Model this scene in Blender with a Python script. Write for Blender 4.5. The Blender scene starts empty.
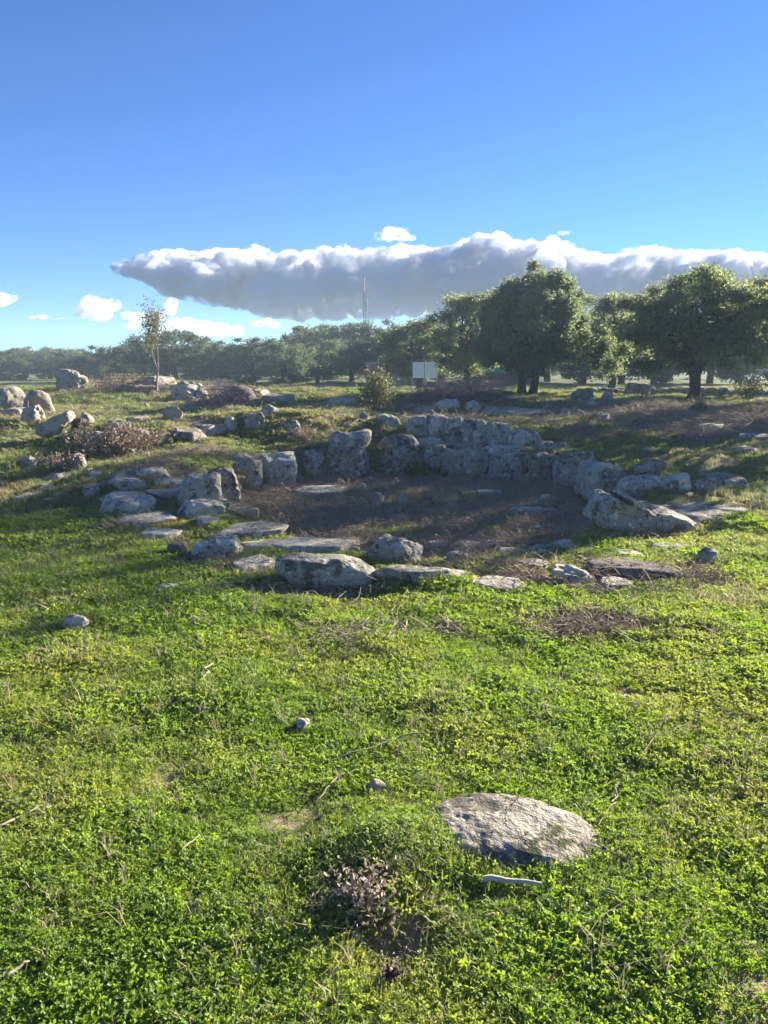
import bpy, bmesh, math, random
import numpy as np
from mathutils import Vector, Matrix, Euler

random.seed(7)
RNG = np.random.default_rng(11)
scene = bpy.context.scene
COL = scene.collection
R = math.radians

# ------------------------------------------------------------------ noise
def _hash(ix, iy, iz, seed):
    h = (ix.astype(np.int64) * 374761393 + iy.astype(np.int64) * 668265263 + iz.astype(np.int64) * 2147483647 + seed * 144269504) & 0xFFFFFFFF
    h = ((h ^ (h >> 13)) * 1274126177) & 0xFFFFFFFF
    h = ((h ^ (h >> 16)) * 2246822519) & 0xFFFFFFFF
    h = h ^ (h >> 15)
    return (h & 0xFFFF) / 32767.5 - 1.0

def vnoise(p, seed=0):
    p = np.asarray(p, float)
    i = np.floor(p).astype(np.int64); f = p - i
    u = f * f * f * (f * (f * 6 - 15) + 10)
    out = 0
    for dx in (0, 1):
        wx = u[..., 0] if dx else 1 - u[..., 0]
        for dy in (0, 1):
            wy = u[..., 1] if dy else 1 - u[..., 1]
            for dz in (0, 1):
                wz = u[..., 2] if dz else 1 - u[..., 2]
                out = out + wx * wy * wz * _hash(i[..., 0] + dx, i[..., 1] + dy, i[..., 2] + dz, seed)
    return out

def fbm(p, octaves=4, seed=0, gain=0.5):
    p = np.asarray(p, float); a = 1.0; s = 0; t = 0
    for o in range(octaves):
        s = s + a * vnoise(p * (2.03 ** o) + o * 17.3, seed + o); t += a; a *= gain
    return s / t

def fbm2(x, y, scale, octaves=4, seed=0, gain=0.5):
    p = np.stack([x / scale, y / scale, np.zeros_like(x) + 3.7], -1)
    return fbm(p, octaves, seed, gain)

def ss(a, b, x):
    t = np.clip((x - a) / (b - a), 0, 1)
    return t * t * (3 - 2 * t)

# ------------------------------------------------------------------ terrain
PIT = np.array([(-2.1, 11), (-2.15, 9.7), (-1.7, 8.2), (-1.03, 7.4), (-.4, 6.9), (.5, 6.6), (1.5, 6.9), (2.1, 7.5), (2.9, 9), (3.1, 10.9),
                (2.6, 11.8), (1.1, 12.6), (0, 12.5), (-1.4, 12.0)], float)

def pit_dist(x, y):
    """signed distance to the edge of the sunken floor, negative inside"""
    d = np.full(x.shape, 1e9); inside = np.zeros(x.shape, bool)
    n = len(PIT)
    for i in range(n):
        ax, ay = PIT[i]; bx, by = PIT[(i + 1) % n]
        ex, ey = bx - ax, by - ay
        t = np.clip(((x - ax) * ex + (y - ay) * ey) / (ex * ex + ey * ey), 0, 1)
        d = np.minimum(d, np.hypot(x - ax - t * ex, y - ay - t * ey))
        c = ((ay > y) != (by > y)) & (x < (bx - ax) * (y - ay) / (by - ay + 1e-12) + ax)
        inside ^= c
    return np.where(inside, -d, d)

def gauss(x, y, cx, cy, rx, ry):
    return np.exp(-(((x - cx) / rx) ** 2 + ((y - cy) / ry) ** 2))

def height(x, y):
    x = np.asarray(x, float); y = np.asarray(y, float)
    wob = 0.5 * fbm2(x, y, 3.0, 2, 5)
    yy = y + wob
    wid = np.where(x > 3, 1.3 + 3.5 * ss(3, 6, x), 1.3)
    h = 0.30 * ss(6.8, 12.5, yy) + 0.27 * ss(13.0, 13.0 + wid, yy)
    far = ss(14, 24, np.hypot(x, y))
    h = h + 0.22 * far * fbm2(x, y, 9.0, 3, 9) + 0.5 * ss(40, 120, np.hypot(x, y)) * fbm2(x, y, 45., 2, 3)
    near = ss(6.0, 9.0, y)
    h = h + near * 0.13 * fbm2(x, y, 1.6, 4, 21) + .09 * ss(8, 10, y) * np.abs(fbm2(x, y, .9, 3, 23))
    h = h + 0.05 * fbm2(x, y, 1.1, 2, 31) + 0.022 * fbm2(x, y, 0.28, 3, 41)
    # mounds and hollows that the picture shows
    h = h + 0.55 * gauss(x, y, -7.6, 25.5, 5.2, 2.4) + 0.34 * gauss(x, y, -4.3, 12.9, 1.15, .7) + 0.2 * gauss(x, y, -2.3, 14.0, 2.2, 0.8)
    h = h + 0.20 * gauss(x, y, -2.95, 10.0, .75, 1.5) + .10 * gauss(x, y, -2.3, 8.6, .5, .6) + .12 * gauss(x, y, 3.6, 9.3, .7, 1.4)
    h = h - 0.10 * gauss(x, y, -0.55, 5.55, 0.65, 0.22)
    h = h + 0.07 * gauss(x, y, 0.02, 2.35, .22, .22) - 0.05 * gauss(x, y, 0.0, 1.95, .16, .16) - 0.04 * gauss(x, y, .17, 2.17, .12, .09)
    h = h + 0.10 * gauss(x, y, 0.25, 5.7, .35, .16)
    d = pit_dist(x, y) + 0.12 * fbm2(x, y, .7, 2, 55)
    floor = -0.15 + 0.035 * fbm2(x, y, 0.5, 3, 61)
    k = ss(0.16, -0.16, d)
    return h * (1 - k) + floor * k

def h1(x, y):
    return float(height(np.array([x]), np.array([y]))[0])

# ------------------------------------------------------------------ camera
W, H, F = 768, 1024, 769.0
PITCH = R(10.6)
CAMZ = 1.6 + h1(0, 0)
cam_d = bpy.data.cameras.new('camera'); cam = bpy.data.objects.new('camera', cam_d); COL.objects.link(cam)
cam.location = (0, 0, CAMZ); cam.rotation_euler = (R(90) - PITCH, 0, 0)
cam_d.sensor_fit = 'VERTICAL'; cam_d.sensor_height = 34.6; cam_d.lens = F * 34.6 / 1024
cam_d.clip_start = 0.05; cam_d.clip_end = 40000
scene.camera = cam

def ray(px, py):
    a, b = (px - W / 2) / F, -(py - H / 2) / F
    cp, sp = math.cos(PITCH), math.sin(PITCH)
    return np.array([a, cp + b * sp, -sp + b * cp])          # forward component along the axis is 1

_T = 1.3 * (1.006 ** np.arange(900))
def hit(px, py, dmax=60.0):
    """point of the terrain seen at a pixel"""
    r = ray(px, py)
    P = np.array([0, 0, CAMZ]) + _T[:, None] * r
    below = P[:, 2] < height(P[:, 0], P[:, 1])
    i = int(np.argmax(below)) if below.any() else len(_T) - 1
    t = _T[i]
    if 0 < i and below.any():
        lo, hi = _T[i - 1], _T[i]
        for _ in range(12):
            m = (lo + hi) / 2; q = np.array([0, 0, CAMZ]) + m * r
            if q[2] < h1(q[0], q[1]): hi = m
            else: lo = m
        t = hi
    t = min(t, dmax)
    q = np.array([0, 0, CAMZ]) + t * r
    return q[0], q[1], h1(q[0], q[1])

def at(px, d):
    x = (px - W / 2) / F * d
    return x, d, h1(x, d)

# ------------------------------------------------------------------ object helpers
def tag(o, label=None, cat=None, group=None, kind=None):
    if label: o['label'] = label
    if cat: o['category'] = cat
    if group: o['group'] = group
    if kind: o['kind'] = kind
    return o

def link(name, me, mat=None, parent=None, loc=None):
    o = bpy.data.objects.new(name, me); COL.objects.link(o)
    if mat is not None and me is not None and not me.materials: me.materials.append(mat)
    if parent is not None: o.parent = parent
    if loc is not None: o.location = loc
    return o

def empty(name, loc, rz=0.0):
    o = bpy.data.objects.new(name, None); COL.objects.link(o); o.location = loc; o.rotation_euler = (0, 0, rz)
    o.empty_display_size = 0.2
    return o

def mesh_np(name, V, Fc, smooth=False, attrs=None):
    V = np.ascontiguousarray(V, np.float32); Fc = np.ascontiguousarray(Fc, np.int32)
    me = bpy.data.meshes.new(name)
    n, k = Fc.shape
    me.vertices.add(len(V)); me.vertices.foreach_set('co', V.ravel())
    me.loops.add(n * k); me.loops.foreach_set('vertex_index', Fc.ravel())
    me.polygons.add(n)
    me.polygons.foreach_set('loop_start', np.arange(0, n * k, k, dtype=np.int32))
    me.polygons.foreach_set('use_smooth', np.full(n, smooth, bool))
    for an, (dom, av) in (attrs or {}).items():
        a = me.attributes.new(an, 'FLOAT', dom); a.data.foreach_set('value', np.ascontiguousarray(av, np.float32))
    me.update(calc_edges=True); me.validate()
    return me

class Tubes:
    """collects tapered tubes into one mesh"""
    def __init__(self): self.V = []; self.Fc = []; self.n = 0
    def add(self, pts, rad, sides=5):
        pts = np.asarray(pts, float); m = len(pts)
        rad = np.broadcast_to(np.asarray(rad, float), (m,))
        tan = np.gradient(pts, axis=0); tan /= np.linalg.norm(tan, axis=1)[:, None] + 1e-9
        ref = np.array([0.31, 0.95, 0.1]) if abs(tan[0] @ np.array([0.31, 0.95, 0.1])) < 0.9 else np.array([1., 0, 0])
        u = np.cross(tan, ref); u /= np.linalg.norm(u, axis=1)[:, None] + 1e-9
        v = np.cross(tan, u)
        a = np.arange(sides) * 2 * math.pi / sides
        ring = pts[:, None, :] + rad[:, None, None] * (np.cos(a)[None, :, None] * u[:, None, :] + np.sin(a)[None, :, None] * v[:, None, :])
        self.V.append(ring.reshape(-1, 3))
        i = np.arange(m - 1)[:, None] * sides; j = np.arange(sides)[None, :]; j2 = (j + 1) % sides
        f = np.stack([i + j, i + j2, i + sides + j2, i + sides + j], -1).reshape(-1, 4) + self.n
        self.Fc.append(f); self.n += m * sides
    def mesh(self, name, smooth=True):
        return mesh_np(name, np.concatenate(self.V), np.concatenate(self.Fc), smooth)

def bend(p0, p1, n=6, amp=0.1, rng=RNG, sag=0.0):
    p0 = np.asarray(p0, float); p1 = np.asarray(p1, float)
    t = np.linspace(0, 1, n)[:, None]
    L = np.linalg.norm(p1 - p0)
    w = np.cumsum(rng.normal(0, 1, (n, 3)), axis=0); w -= w[:1] + (w[-1:] - w[:1]) * t
    out = p0 + (p1 - p0) * t + w * amp * L / math.sqrt(n)
    out[:, 2] -= (sag * L * 4 * t * (1 - t))[:, 0]
    return out

# ------------------------------------------------------------------ materials
def newmat(name):
    m = bpy.data.materials.new(name); m.use_nodes = True
    nt = m.node_tree; nt.nodes.clear()
    return m, nt, nt.nodes, nt.links

def nd(nt, t, **kw):
    n = nt.nodes.new(t)
    for k, v in kw.items():
        if k.startswith('i_'):
            key = k[2:]; n.inputs[int(key) if key.isdigit() else key.replace('_', ' ')].default_value = v
        else: setattr(n, k, v)
    return n

def mixc(nt, fac, a, b, mode='MIX'):
    n = nt.nodes.new('ShaderNodeMix'); n.data_type = 'RGBA'; n.blend_type = mode
    for s, v in ((n.inputs[0], fac), (n.inputs[6], a), (n.inputs[7], b)):
        if isinstance(v, (int, float, tuple)): s.default_value = v if not isinstance(v, tuple) else (*v, 1) if len(v) == 3 else v
        else: nt.links.new(v, s)
    return n.outputs[2]

def ramp(nt, fac, lo, hi):
    n = nt.nodes.new('ShaderNodeMapRange'); n.interpolation_type = 'SMOOTHSTEP'
    nt.links.new(fac, n.inputs[0]); n.inputs[1].default_value = lo; n.inputs[2].default_value = hi
    return n.outputs[0]

def noise(nt, vec, scale, detail=4, rough=.55):
    n = nd(nt, 'ShaderNodeTexNoise'); n.inputs['Scale'].default_value = scale; n.inputs['Detail'].default_value = detail
    n.inputs['Roughness'].default_value = rough
    if vec is not None: nt.links.new(vec, n.inputs['Vector'])
    return n.outputs[0]

def rock_material(name, base, dark, lichen, amount=.5, mossy=0.0, warm=None):
    m, nt, N, L = newmat(name)
    geo = nd(nt, 'ShaderNodeNewGeometry'); oi = nd(nt, 'ShaderNodeObjectInfo')
    off = nd(nt, 'ShaderNodeVectorMath', operation='SCALE'); off.inputs[0].default_value = (37., 11., 23.); L.new(oi.outputs['Random'], off.inputs['Scale'])
    tc = nd(nt, 'ShaderNodeTexCoord')
    add = nd(nt, 'ShaderNodeVectorMath', operation='ADD'); L.new(tc.outputs['Object'], add.inputs[0]); L.new(off.outputs[0], add.inputs[1])
    v = add.outputs[0]
    n1 = noise(nt, v, 2.6, 5, .6); n2 = noise(nt, v, 11, 5, .65); n3 = noise(nt, v, 46, 4, .7); n4 = noise(nt, v, 5.3, 6, .68)
    c = mixc(nt, ramp(nt, n1, .35, .65), base, warm or tuple(x * .72 for x in base))
    c = mixc(nt, ramp(nt, n4, .62 - .14 * amount, .70 - .12 * amount), c, dark)
    c = mixc(nt, ramp(nt, n2, .60 - .08 * amount, .68), c, lichen)
    c = mixc(nt, ramp(nt, n3, .62, .72), c, tuple(x * .35 for x in base))
    n5 = noise(nt, v, 24, 3, .6)
    c = mixc(nt, ramp(nt, n5, .64, .7), c, tuple(min(.62, x * 1.55) for x in lichen))
    wv = nd(nt, 'ShaderNodeTexVoronoi'); wv.feature = 'DISTANCE_TO_EDGE'; wv.inputs['Scale'].default_value = 3.4; wv.inputs['Randomness'].default_value = 1
    wp = nd(nt, 'ShaderNodeVectorMath', operation='MULTIPLY_ADD'); wn = nd(nt, 'ShaderNodeTexNoise'); wn.inputs['Scale'].default_value = 6; wn.inputs['Detail'].default_value = 4; L.new(v, wn.inputs['Vector'])
    L.new(wn.outputs['Color'], wp.inputs[0]); wp.inputs[1].default_value = (.5, .5, .5); L.new(v, wp.inputs[2]); L.new(wp.outputs[0], wv.inputs['Vector'])
    cr0 = ramp(nt, wv.outputs['Distance'], .0, .022); ck = nd(nt, 'ShaderNodeMath', operation='MAXIMUM'); L.new(cr0, ck.inputs[0]); L.new(ramp(nt, n1, .47, .40), ck.inputs[1]); crack = ck.outputs[0]
    c = mixc(nt, crack, tuple(x * .22 for x in base), c)
    if mossy:
        n6 = noise(nt, v, 7, 5, .7)
        c = mixc(nt, ramp(nt, n6, .62 - .2 * mossy, .72 - .15 * mossy), c, (.055, .065, .018))
    # each stone a little lighter or darker than the next
    hsv = nd(nt, 'ShaderNodeHueSaturation'); L.new(c, hsv.inputs['Color'])
    mr = nd(nt, 'ShaderNodeMapRange'); L.new(oi.outputs['Random'], mr.inputs[0]); mr.inputs[3].default_value = .8; mr.inputs[4].default_value = 1.2
    L.new(mr.outputs[0], hsv.inputs['Value'])
    b = nd(nt, 'ShaderNodeBsdfPrincipled'); b.inputs['Roughness'].default_value = .93; b.inputs['Specular IOR Level'].default_value = .18
    L.new(hsv.outputs[0], b.inputs['Base Color'])
    mm = nd(nt, 'ShaderNodeMath', operation='ADD'); L.new(n2, mm.inputs[0])
    m2 = nd(nt, 'ShaderNodeMath', operation='MULTIPLY'); L.new(n3, m2.inputs[0]); m2.inputs[1].default_value = .45
    L.new(m2.outputs[0], mm.inputs[1])
    m3 = nd(nt, 'ShaderNodeMath', operation='MULTIPLY_ADD'); L.new(crack, m3.inputs[0]); m3.inputs[1].default_value = .35; L.new(mm.outputs[0], m3.inputs[2])
    bp = nd(nt, 'ShaderNodeBump'); bp.inputs['Strength'].default_value = .9; bp.inputs['Distance'].default_value = .05
    L.new(m3.outputs[0], bp.inputs['Height']); L.new(bp.outputs[0], b.inputs['Normal'])
    o = nd(nt, 'ShaderNodeOutputMaterial'); L.new(b.outputs[0], o.inputs[0])
    return m

MAT = {}
MAT['pale'] = rock_material('pale limestone', (.53, .46, .35), (.18, .155, .115), (.68, .61, .50), .6)
MAT['grey'] = rock_material('lichen grey limestone', (.43, .375, .285), (.13, .113, .085), (.63, .565, .46), .8, .15)
MAT['tan'] = rock_material('buff boulder stone', (.42, .36, .27), (.20, .17, .12), (.46, .42, .34), .3, .1)
MAT['brown'] = rock_material('brown stone', (.20, .155, .12), (.10, .08, .06), (.26, .22, .18), .4)
MAT['mossy'] = rock_material('mossy grey stone', (.36, .312, .23), (.11, .096, .07), (.56, .50, .395), .8, .45)
MAT['spotted'] = rock_material('speckled cream stone', (.42, .365, .275), (.12, .105, .08), (.54, .48, .385), 1.0, .5)

def leaf_material(name, c1, c2, c3=None, trans=.35, use_attr=True, patch=None, rough=.55, spec=.35):
    m, nt, N, L = newmat(name)
    if use_attr:
        at_ = nd(nt, 'ShaderNodeAttribute', attribute_name='tint'); f = at_.outputs['Fac']
    else:
        f = nd(nt, 'ShaderNodeObjectInfo').outputs['Random']
    c = mixc(nt, f, c1, c2)
    if c3 is not None:
        oi = nd(nt, 'ShaderNodeObjectInfo')
        c = mixc(nt, ramp(nt, oi.outputs['Random'], .35, 1.0), c, c3)
    if patch is not None:
        geo = nd(nt, 'ShaderNodeNewGeometry')
        n = noise(nt, geo.outputs['Position'], .9, 4, .6)
        c = mixc(nt, ramp(nt, n, .42, .66), c, patch, 'MIX')
    b = nd(nt, 'ShaderNodeBsdfPrincipled'); b.inputs['Roughness'].default_value = rough; b.inputs['Specular IOR Level'].default_value = spec
    L.new(c, b.inputs['Base Color'])
    t = nd(nt, 'ShaderNodeBsdfTranslucent')
    hs = nd(nt, 'ShaderNodeHueSaturation'); hs.inputs['Hue'].default_value = .485; hs.inputs['Value'].default_value = 1.5; hs.inputs['Saturation'].default_value = 1.1
    L.new(c, hs.inputs['Color']); L.new(hs.outputs[0], t.inputs['Color'])
    mx = nd(nt, 'ShaderNodeMixShader'); mx.inputs[0].default_value = trans
    L.new(b.outputs[0], mx.inputs[1]); L.new(t.outputs[0], mx.inputs[2])
    o = nd(nt, 'ShaderNodeOutputMaterial'); L.new(mx.outputs[0], o.inputs[0])
    return m

MAT['oak'] = leaf_material('oak leaves', (.070, .102, .048), (.215, .24, .10), (.105, .135, .065), .54)
MAT['oak2'] = leaf_material('dusty oak leaves', (.040, .066, .034), (.13, .15, .065), (.06, .085, .042), .45)
MAT['shrub'] = leaf_material('shrub leaves', (.07, .085, .028), (.17, .165, .06), None, .35)
MAT['bramble'] = leaf_material('bramble leaves', (.10, .075, .045), (.22, .17, .12), None, .3)
MAT['clover'] = leaf_material('clover leaves', (.085, .175, .022), (.28, .38, .06), (.16, .26, .036), .5, patch=(.25, .30, .06))
MAT['blade'] = leaf_material('grass blades', (.09, .17, .026), (.25, .32, .06), (.17, .24, .042), .5, patch=(.23, .26, .06))
MAT['drierclover'] = leaf_material('drier clover leaves', (.08, .14, .032), (.24, .29, .085), (.155, .20, .06), .48, patch=(.25, .24, .10))
MAT['drierblade'] = leaf_material('drier grass blades', (.09, .14, .037), (.25, .27, .10), (.18, .20, .072), .45, patch=(.26, .235, .115))
MAT['straw'] = leaf_material('dry stalks', (.24, .185, .12), (.48, .40, .27), None, .15, rough=.8, spec=.1)
MAT['weed'] = leaf_material('nettle leaves', (.05, .095, .02), (.12, .18, .035), None, .38)
MAT['deadplant'] = leaf_material('withered plant', (.26, .20, .14), (.52, .43, .31), None, .15, rough=.85, spec=.1)

def plain(name, col, rough=.8, scale=12., var=.35, spec=.2, metal=0.0, bump=.0):
    m, nt, N, L = newmat(name)
    tc = nd(nt, 'ShaderNodeTexCoord'); n = noise(nt, tc.outputs['Object'], scale, 5, .65)
    c = mixc(nt, ramp(nt, n, .3, .7), tuple(x * (1 - var) for x in col), tuple(min(1, x * (1 + var * .6)) for x in col))
    b = nd(nt, 'ShaderNodeBsdfPrincipled'); b.inputs['Roughness'].default_value = rough; b.inputs['Specular IOR Level'].default_value = spec
    b.inputs['Metallic'].default_value = metal
    L.new(c, b.inputs['Base Color'])
    if bump:
        bp = nd(nt, 'ShaderNodeBump'); bp.inputs['Strength'].default_value = bump; bp.inputs['Distance'].default_value = .02
        L.new(n, bp.inputs['Height']); L.new(bp.outputs[0], b.inputs['Normal'])
    o = nd(nt, 'ShaderNodeOutputMaterial'); L.new(b.outputs[0], o.inputs[0])
    return m
MAT['bark'] = plain('oak bark', (.085, .070, .055), .95, 9, .5, bump=.8)
MAT['palebark'] = plain('pale bark', (.25, .21, .17), .9, 14, .4, bump=.5)
MAT['twig'] = plain('bleached twig', (.34, .27, .19), .85, 30, .4)
MAT['brush'] = plain('cut brushwood', (.27, .21, .20), .9, 6, .4)
MAT['bone'] = plain('bleached stick', (.52, .47, .38), .8, 25, .25)
MAT['dung'] = plain('dark dung', (.028, .026, .026), .6, 40, .4, bump=.6)
MAT['soilclod'] = plain('soil clod', (.075, .052, .038), .95, 40, .4, bump=.6)
MAT['board'] = plain('white board', (.86, .86, .87), .6, 3, .05)
MAT['steel'] = plain('dull steel', (.22, .22, .23), .5, 8, .2, .4, .6)
MAT['mast'] = plain('painted mast steel', (.16, .15, .16), .6, 2, .1)
MAT['wood'] = plain('weathered post', (.28, .25, .21), .85, 20, .3, bump=.3)
MAT['greencloth'] = plain('green tarpaulin', (.05, .33, .20), .6, 3, .2)
MAT['darkwood'] = plain('dark boards', (.09, .065, .055), .85, 8, .3)
MAT['concrete'] = plain('pale concrete', (.42, .40, .37), .9, 4, .2, bump=.2)
MAT['render'] = plain('pinkish plaster', (.30, .25, .22), .9, 2, .15)

# ------------------------------------------------------------------ ground
def soil_mask(x, y):
    """bare dark earth and litter, 0..1"""
    d = pit_dist(x, y) + 0.35 * fbm2(x, y, .8, 3, 71)
    m = ss(0.12, -0.25, d) * (1 - .8 * ss(.12, .4, fbm2(x, y, .9, 4, 101)))
    n = fbm2(x, y, .35, 4, 77)
    m = np.maximum(m, ss(.35, .75, gauss(x, y, -.5, 5.62, .8, .2) + .35 * n))
    m = np.maximum(m, .9 * ss(.35, .8, gauss(x, y, 1.35, 4.75, .45, .38) + .45 * n))
    m = np.maximum(m, .9 * ss(.38, .75, gauss(x, y, 1.6, 5.85, 1.5, .42) + .55 * n))
    m = np.maximum(m, .9 * ss(.35, .8, gauss(x, y, .02, 2.0, .2, .16) + .4 * n))
    m = np.maximum(m, .9 * ss(.35, .8, gauss(x, y, .22, 2.16, .16, .05) + .3 * n))
    m = np.maximum(m, .8 * ss(.4, .8, gauss(x, y, -1.5, 6.3, .6, .22) + .45 * n))
    m = np.maximum(m, .85 * ss(.22, .48, fbm2(x, y, 1.3, 5, 79, .62)) * ss(3.5, 6.5, np.hypot(x, y)))
    m = np.maximum(m, .7 * ss(.3, .5, fbm2(x, y, .42, 3, 83)) * ss(7, 4, np.hypot(x, y)))
    # stony dry strip behind the ruin and the old field edge on the left
    m = np.maximum(m, .95 * ss(.35, .7, gauss(x, y, 7.2, 17.6, 5.2, 4.3) + .4 * fbm2(x, y, 1.5, 4, 85)))
    m = np.maximum(m, .8 * ss(.4, .75, gauss(x, y, -7.0, 24.2, 3.5, 1.6) + .35 * fbm2(x, y, 1.2, 4, 87)))
    m = np.maximum(m, .7 * ss(.4, .8, gauss(x, y, -3.9, 12.3, .9, .7) + .45 * fbm2(x, y, .7, 4, 89)))
    m = np.maximum(m, .85 * ss(.02, .36, fbm2(x, y, .8, 5, 111, .62)) * ss(6.2, 8.0, y) * ss(30, 20, y))
    return np.clip(m, 0, 1)

def litter_kind(x, y):
    """0 dark earth of the pit, 1 pinkish dry litter"""
    return np.clip(1.2 * gauss(x, y, 7.2, 17.6, 6.5, 5) + gauss(x, y, -7, 24.2, 5, 3) + .6 * gauss(x, y, -3.9, 12.3, 1.3, 1), 0, 1)

def axis(a, lo, hi, n, c=0.0):
    u = np.linspace(math.asinh((lo - c) / a), math.asinh((hi - c) / a), n)
    return c + a * np.sinh(u)

def make_ground():
    xs = axis(2.6, -240, 240, 520); ys = axis(3.2, -70, 250, 500, 5.0)
    X, Y = np.meshgrid(xs, ys)
    Z = height(X, Y)
    nx, ny = len(xs), len(ys)
    V = np.stack([X, Y, Z], -1).reshape(-1, 3)
    i = (np.arange(ny - 1)[:, None] * nx + np.arange(nx - 1)[None, :]).ravel()
    Fc = np.stack([i, i + 1, i + nx + 1, i + nx], -1)
    me = mesh_np('ground', V, Fc, True, {'soil': ('POINT', soil_mask(X, Y).ravel()), 'litter': ('POINT', litter_kind(X, Y).ravel())})
    m, nt, N, L = newmat('meadow ground')
    geo = nd(nt, 'ShaderNodeNewGeometry'); P = geo.outputs['Position']
    soil = nd(nt, 'ShaderNodeAttribute', attribute_name='soil').outputs['Fac']
    lit = nd(nt, 'ShaderNodeAttribute', attribute_name='litter').outputs['Fac']
    n1 = noise(nt, P, .55, 5, .6); n2 = noise(nt, P, 4.5, 6, .65); n3 = noise(nt, P, 32, 5, .7); n4 = noise(nt, P, 140, 3, .7)
    g = mixc(nt, ramp(nt, n1, .38, .64), (.115, .155, .043), (.175, .185, .066))
    g = mixc(nt, ramp(nt, n2, .42, .70), g, (.18, .16, .08))
    g = mixc(nt, ramp(nt, n3, .50, .66), g, (.035, .05, .014))
    e = mixc(nt, ramp(nt, n2, .35, .65), (.29, .215, .135), (.41, .31, .20))
    e = mixc(nt, ramp(nt, n3, .52, .66), e, (.48, .40, .30))
    e = mixc(nt, ramp(nt, n4, .60, .70), e, (.11, .08, .055))
    d = mixc(nt, ramp(nt, n2, .35, .65), (.22, .175, .15), (.33, .27, .235))
    d = mixc(nt, ramp(nt, n3, .50, .62), d, (.09, .07, .055))
    e = mixc(nt, lit, e, d)
    jag = nd(nt, 'ShaderNodeMath', operation='ADD'); L.new(soil, jag.inputs[0])
    j2 = nd(nt, 'ShaderNodeMath', operation='MULTIPLY_ADD'); L.new(n3, j2.inputs[0]); j2.inputs[1].default_value = .9; j2.inputs[2].default_value = -.45
    L.new(j2.outputs[0], jag.inputs[1])
    c = mixc(nt, ramp(nt, jag.outputs[0], .3, .6), g, e)
    b = nd(nt, 'ShaderNodeBsdfPrincipled'); b.inputs['Roughness'].default_value = .95; b.inputs['Specular IOR Level'].default_value = .1
    L.new(c, b.inputs['Base Color'])
    ad = nd(nt, 'ShaderNodeMath', operation='ADD'); L.new(n3, ad.inputs[0]); L.new(n4, ad.inputs[1])
    bp = nd(nt, 'ShaderNodeBump'); bp.inputs['Strength'].default_value = .8; bp.inputs['Distance'].default_value = .03
    L.new(ad.outputs[0], bp.inputs['Height']); L.new(bp.outputs[0], b.inputs['Normal'])
    o = nd(nt, 'ShaderNodeOutputMaterial'); L.new(b.outputs[0], o.inputs[0])
    tag(link('ground', me, m), kind='structure')
make_ground()

# ------------------------------------------------------------------ rocks
_ICO = {}
def ico(n):
    if n not in _ICO:
        bm = bmesh.new(); bmesh.ops.create_icosphere(bm, subdivisions=n, radius=1)
        V = np.array([v.co[:] for v in bm.verts]); Fc = np.array([[v.index for v in f.verts] for f in bm.faces]); bm.free()
        V /= np.linalg.norm(V, axis=1)[:, None]
        _ICO[n] = (V, Fc)
    return _ICO[n]

STYLE = {  # depth/width, edge sharpness, noise, extra facets, share buried
    'slab': (.75, 20, .10, 1, .40), 'block': (.65, 16, .09, 2, .12), 'round': (.85, 6, .10, 12, .16), 'chunk': (.75, 17, .17, 6, .2),
    'low': (.8, 13, .15, 3, .50), 'wall': (.9, 12, .15, 4, .12), 'pebble': (.8, 11, .14, 7, .25), 'flat': (.8, 6.5, .13, 4, .42)}

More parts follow.
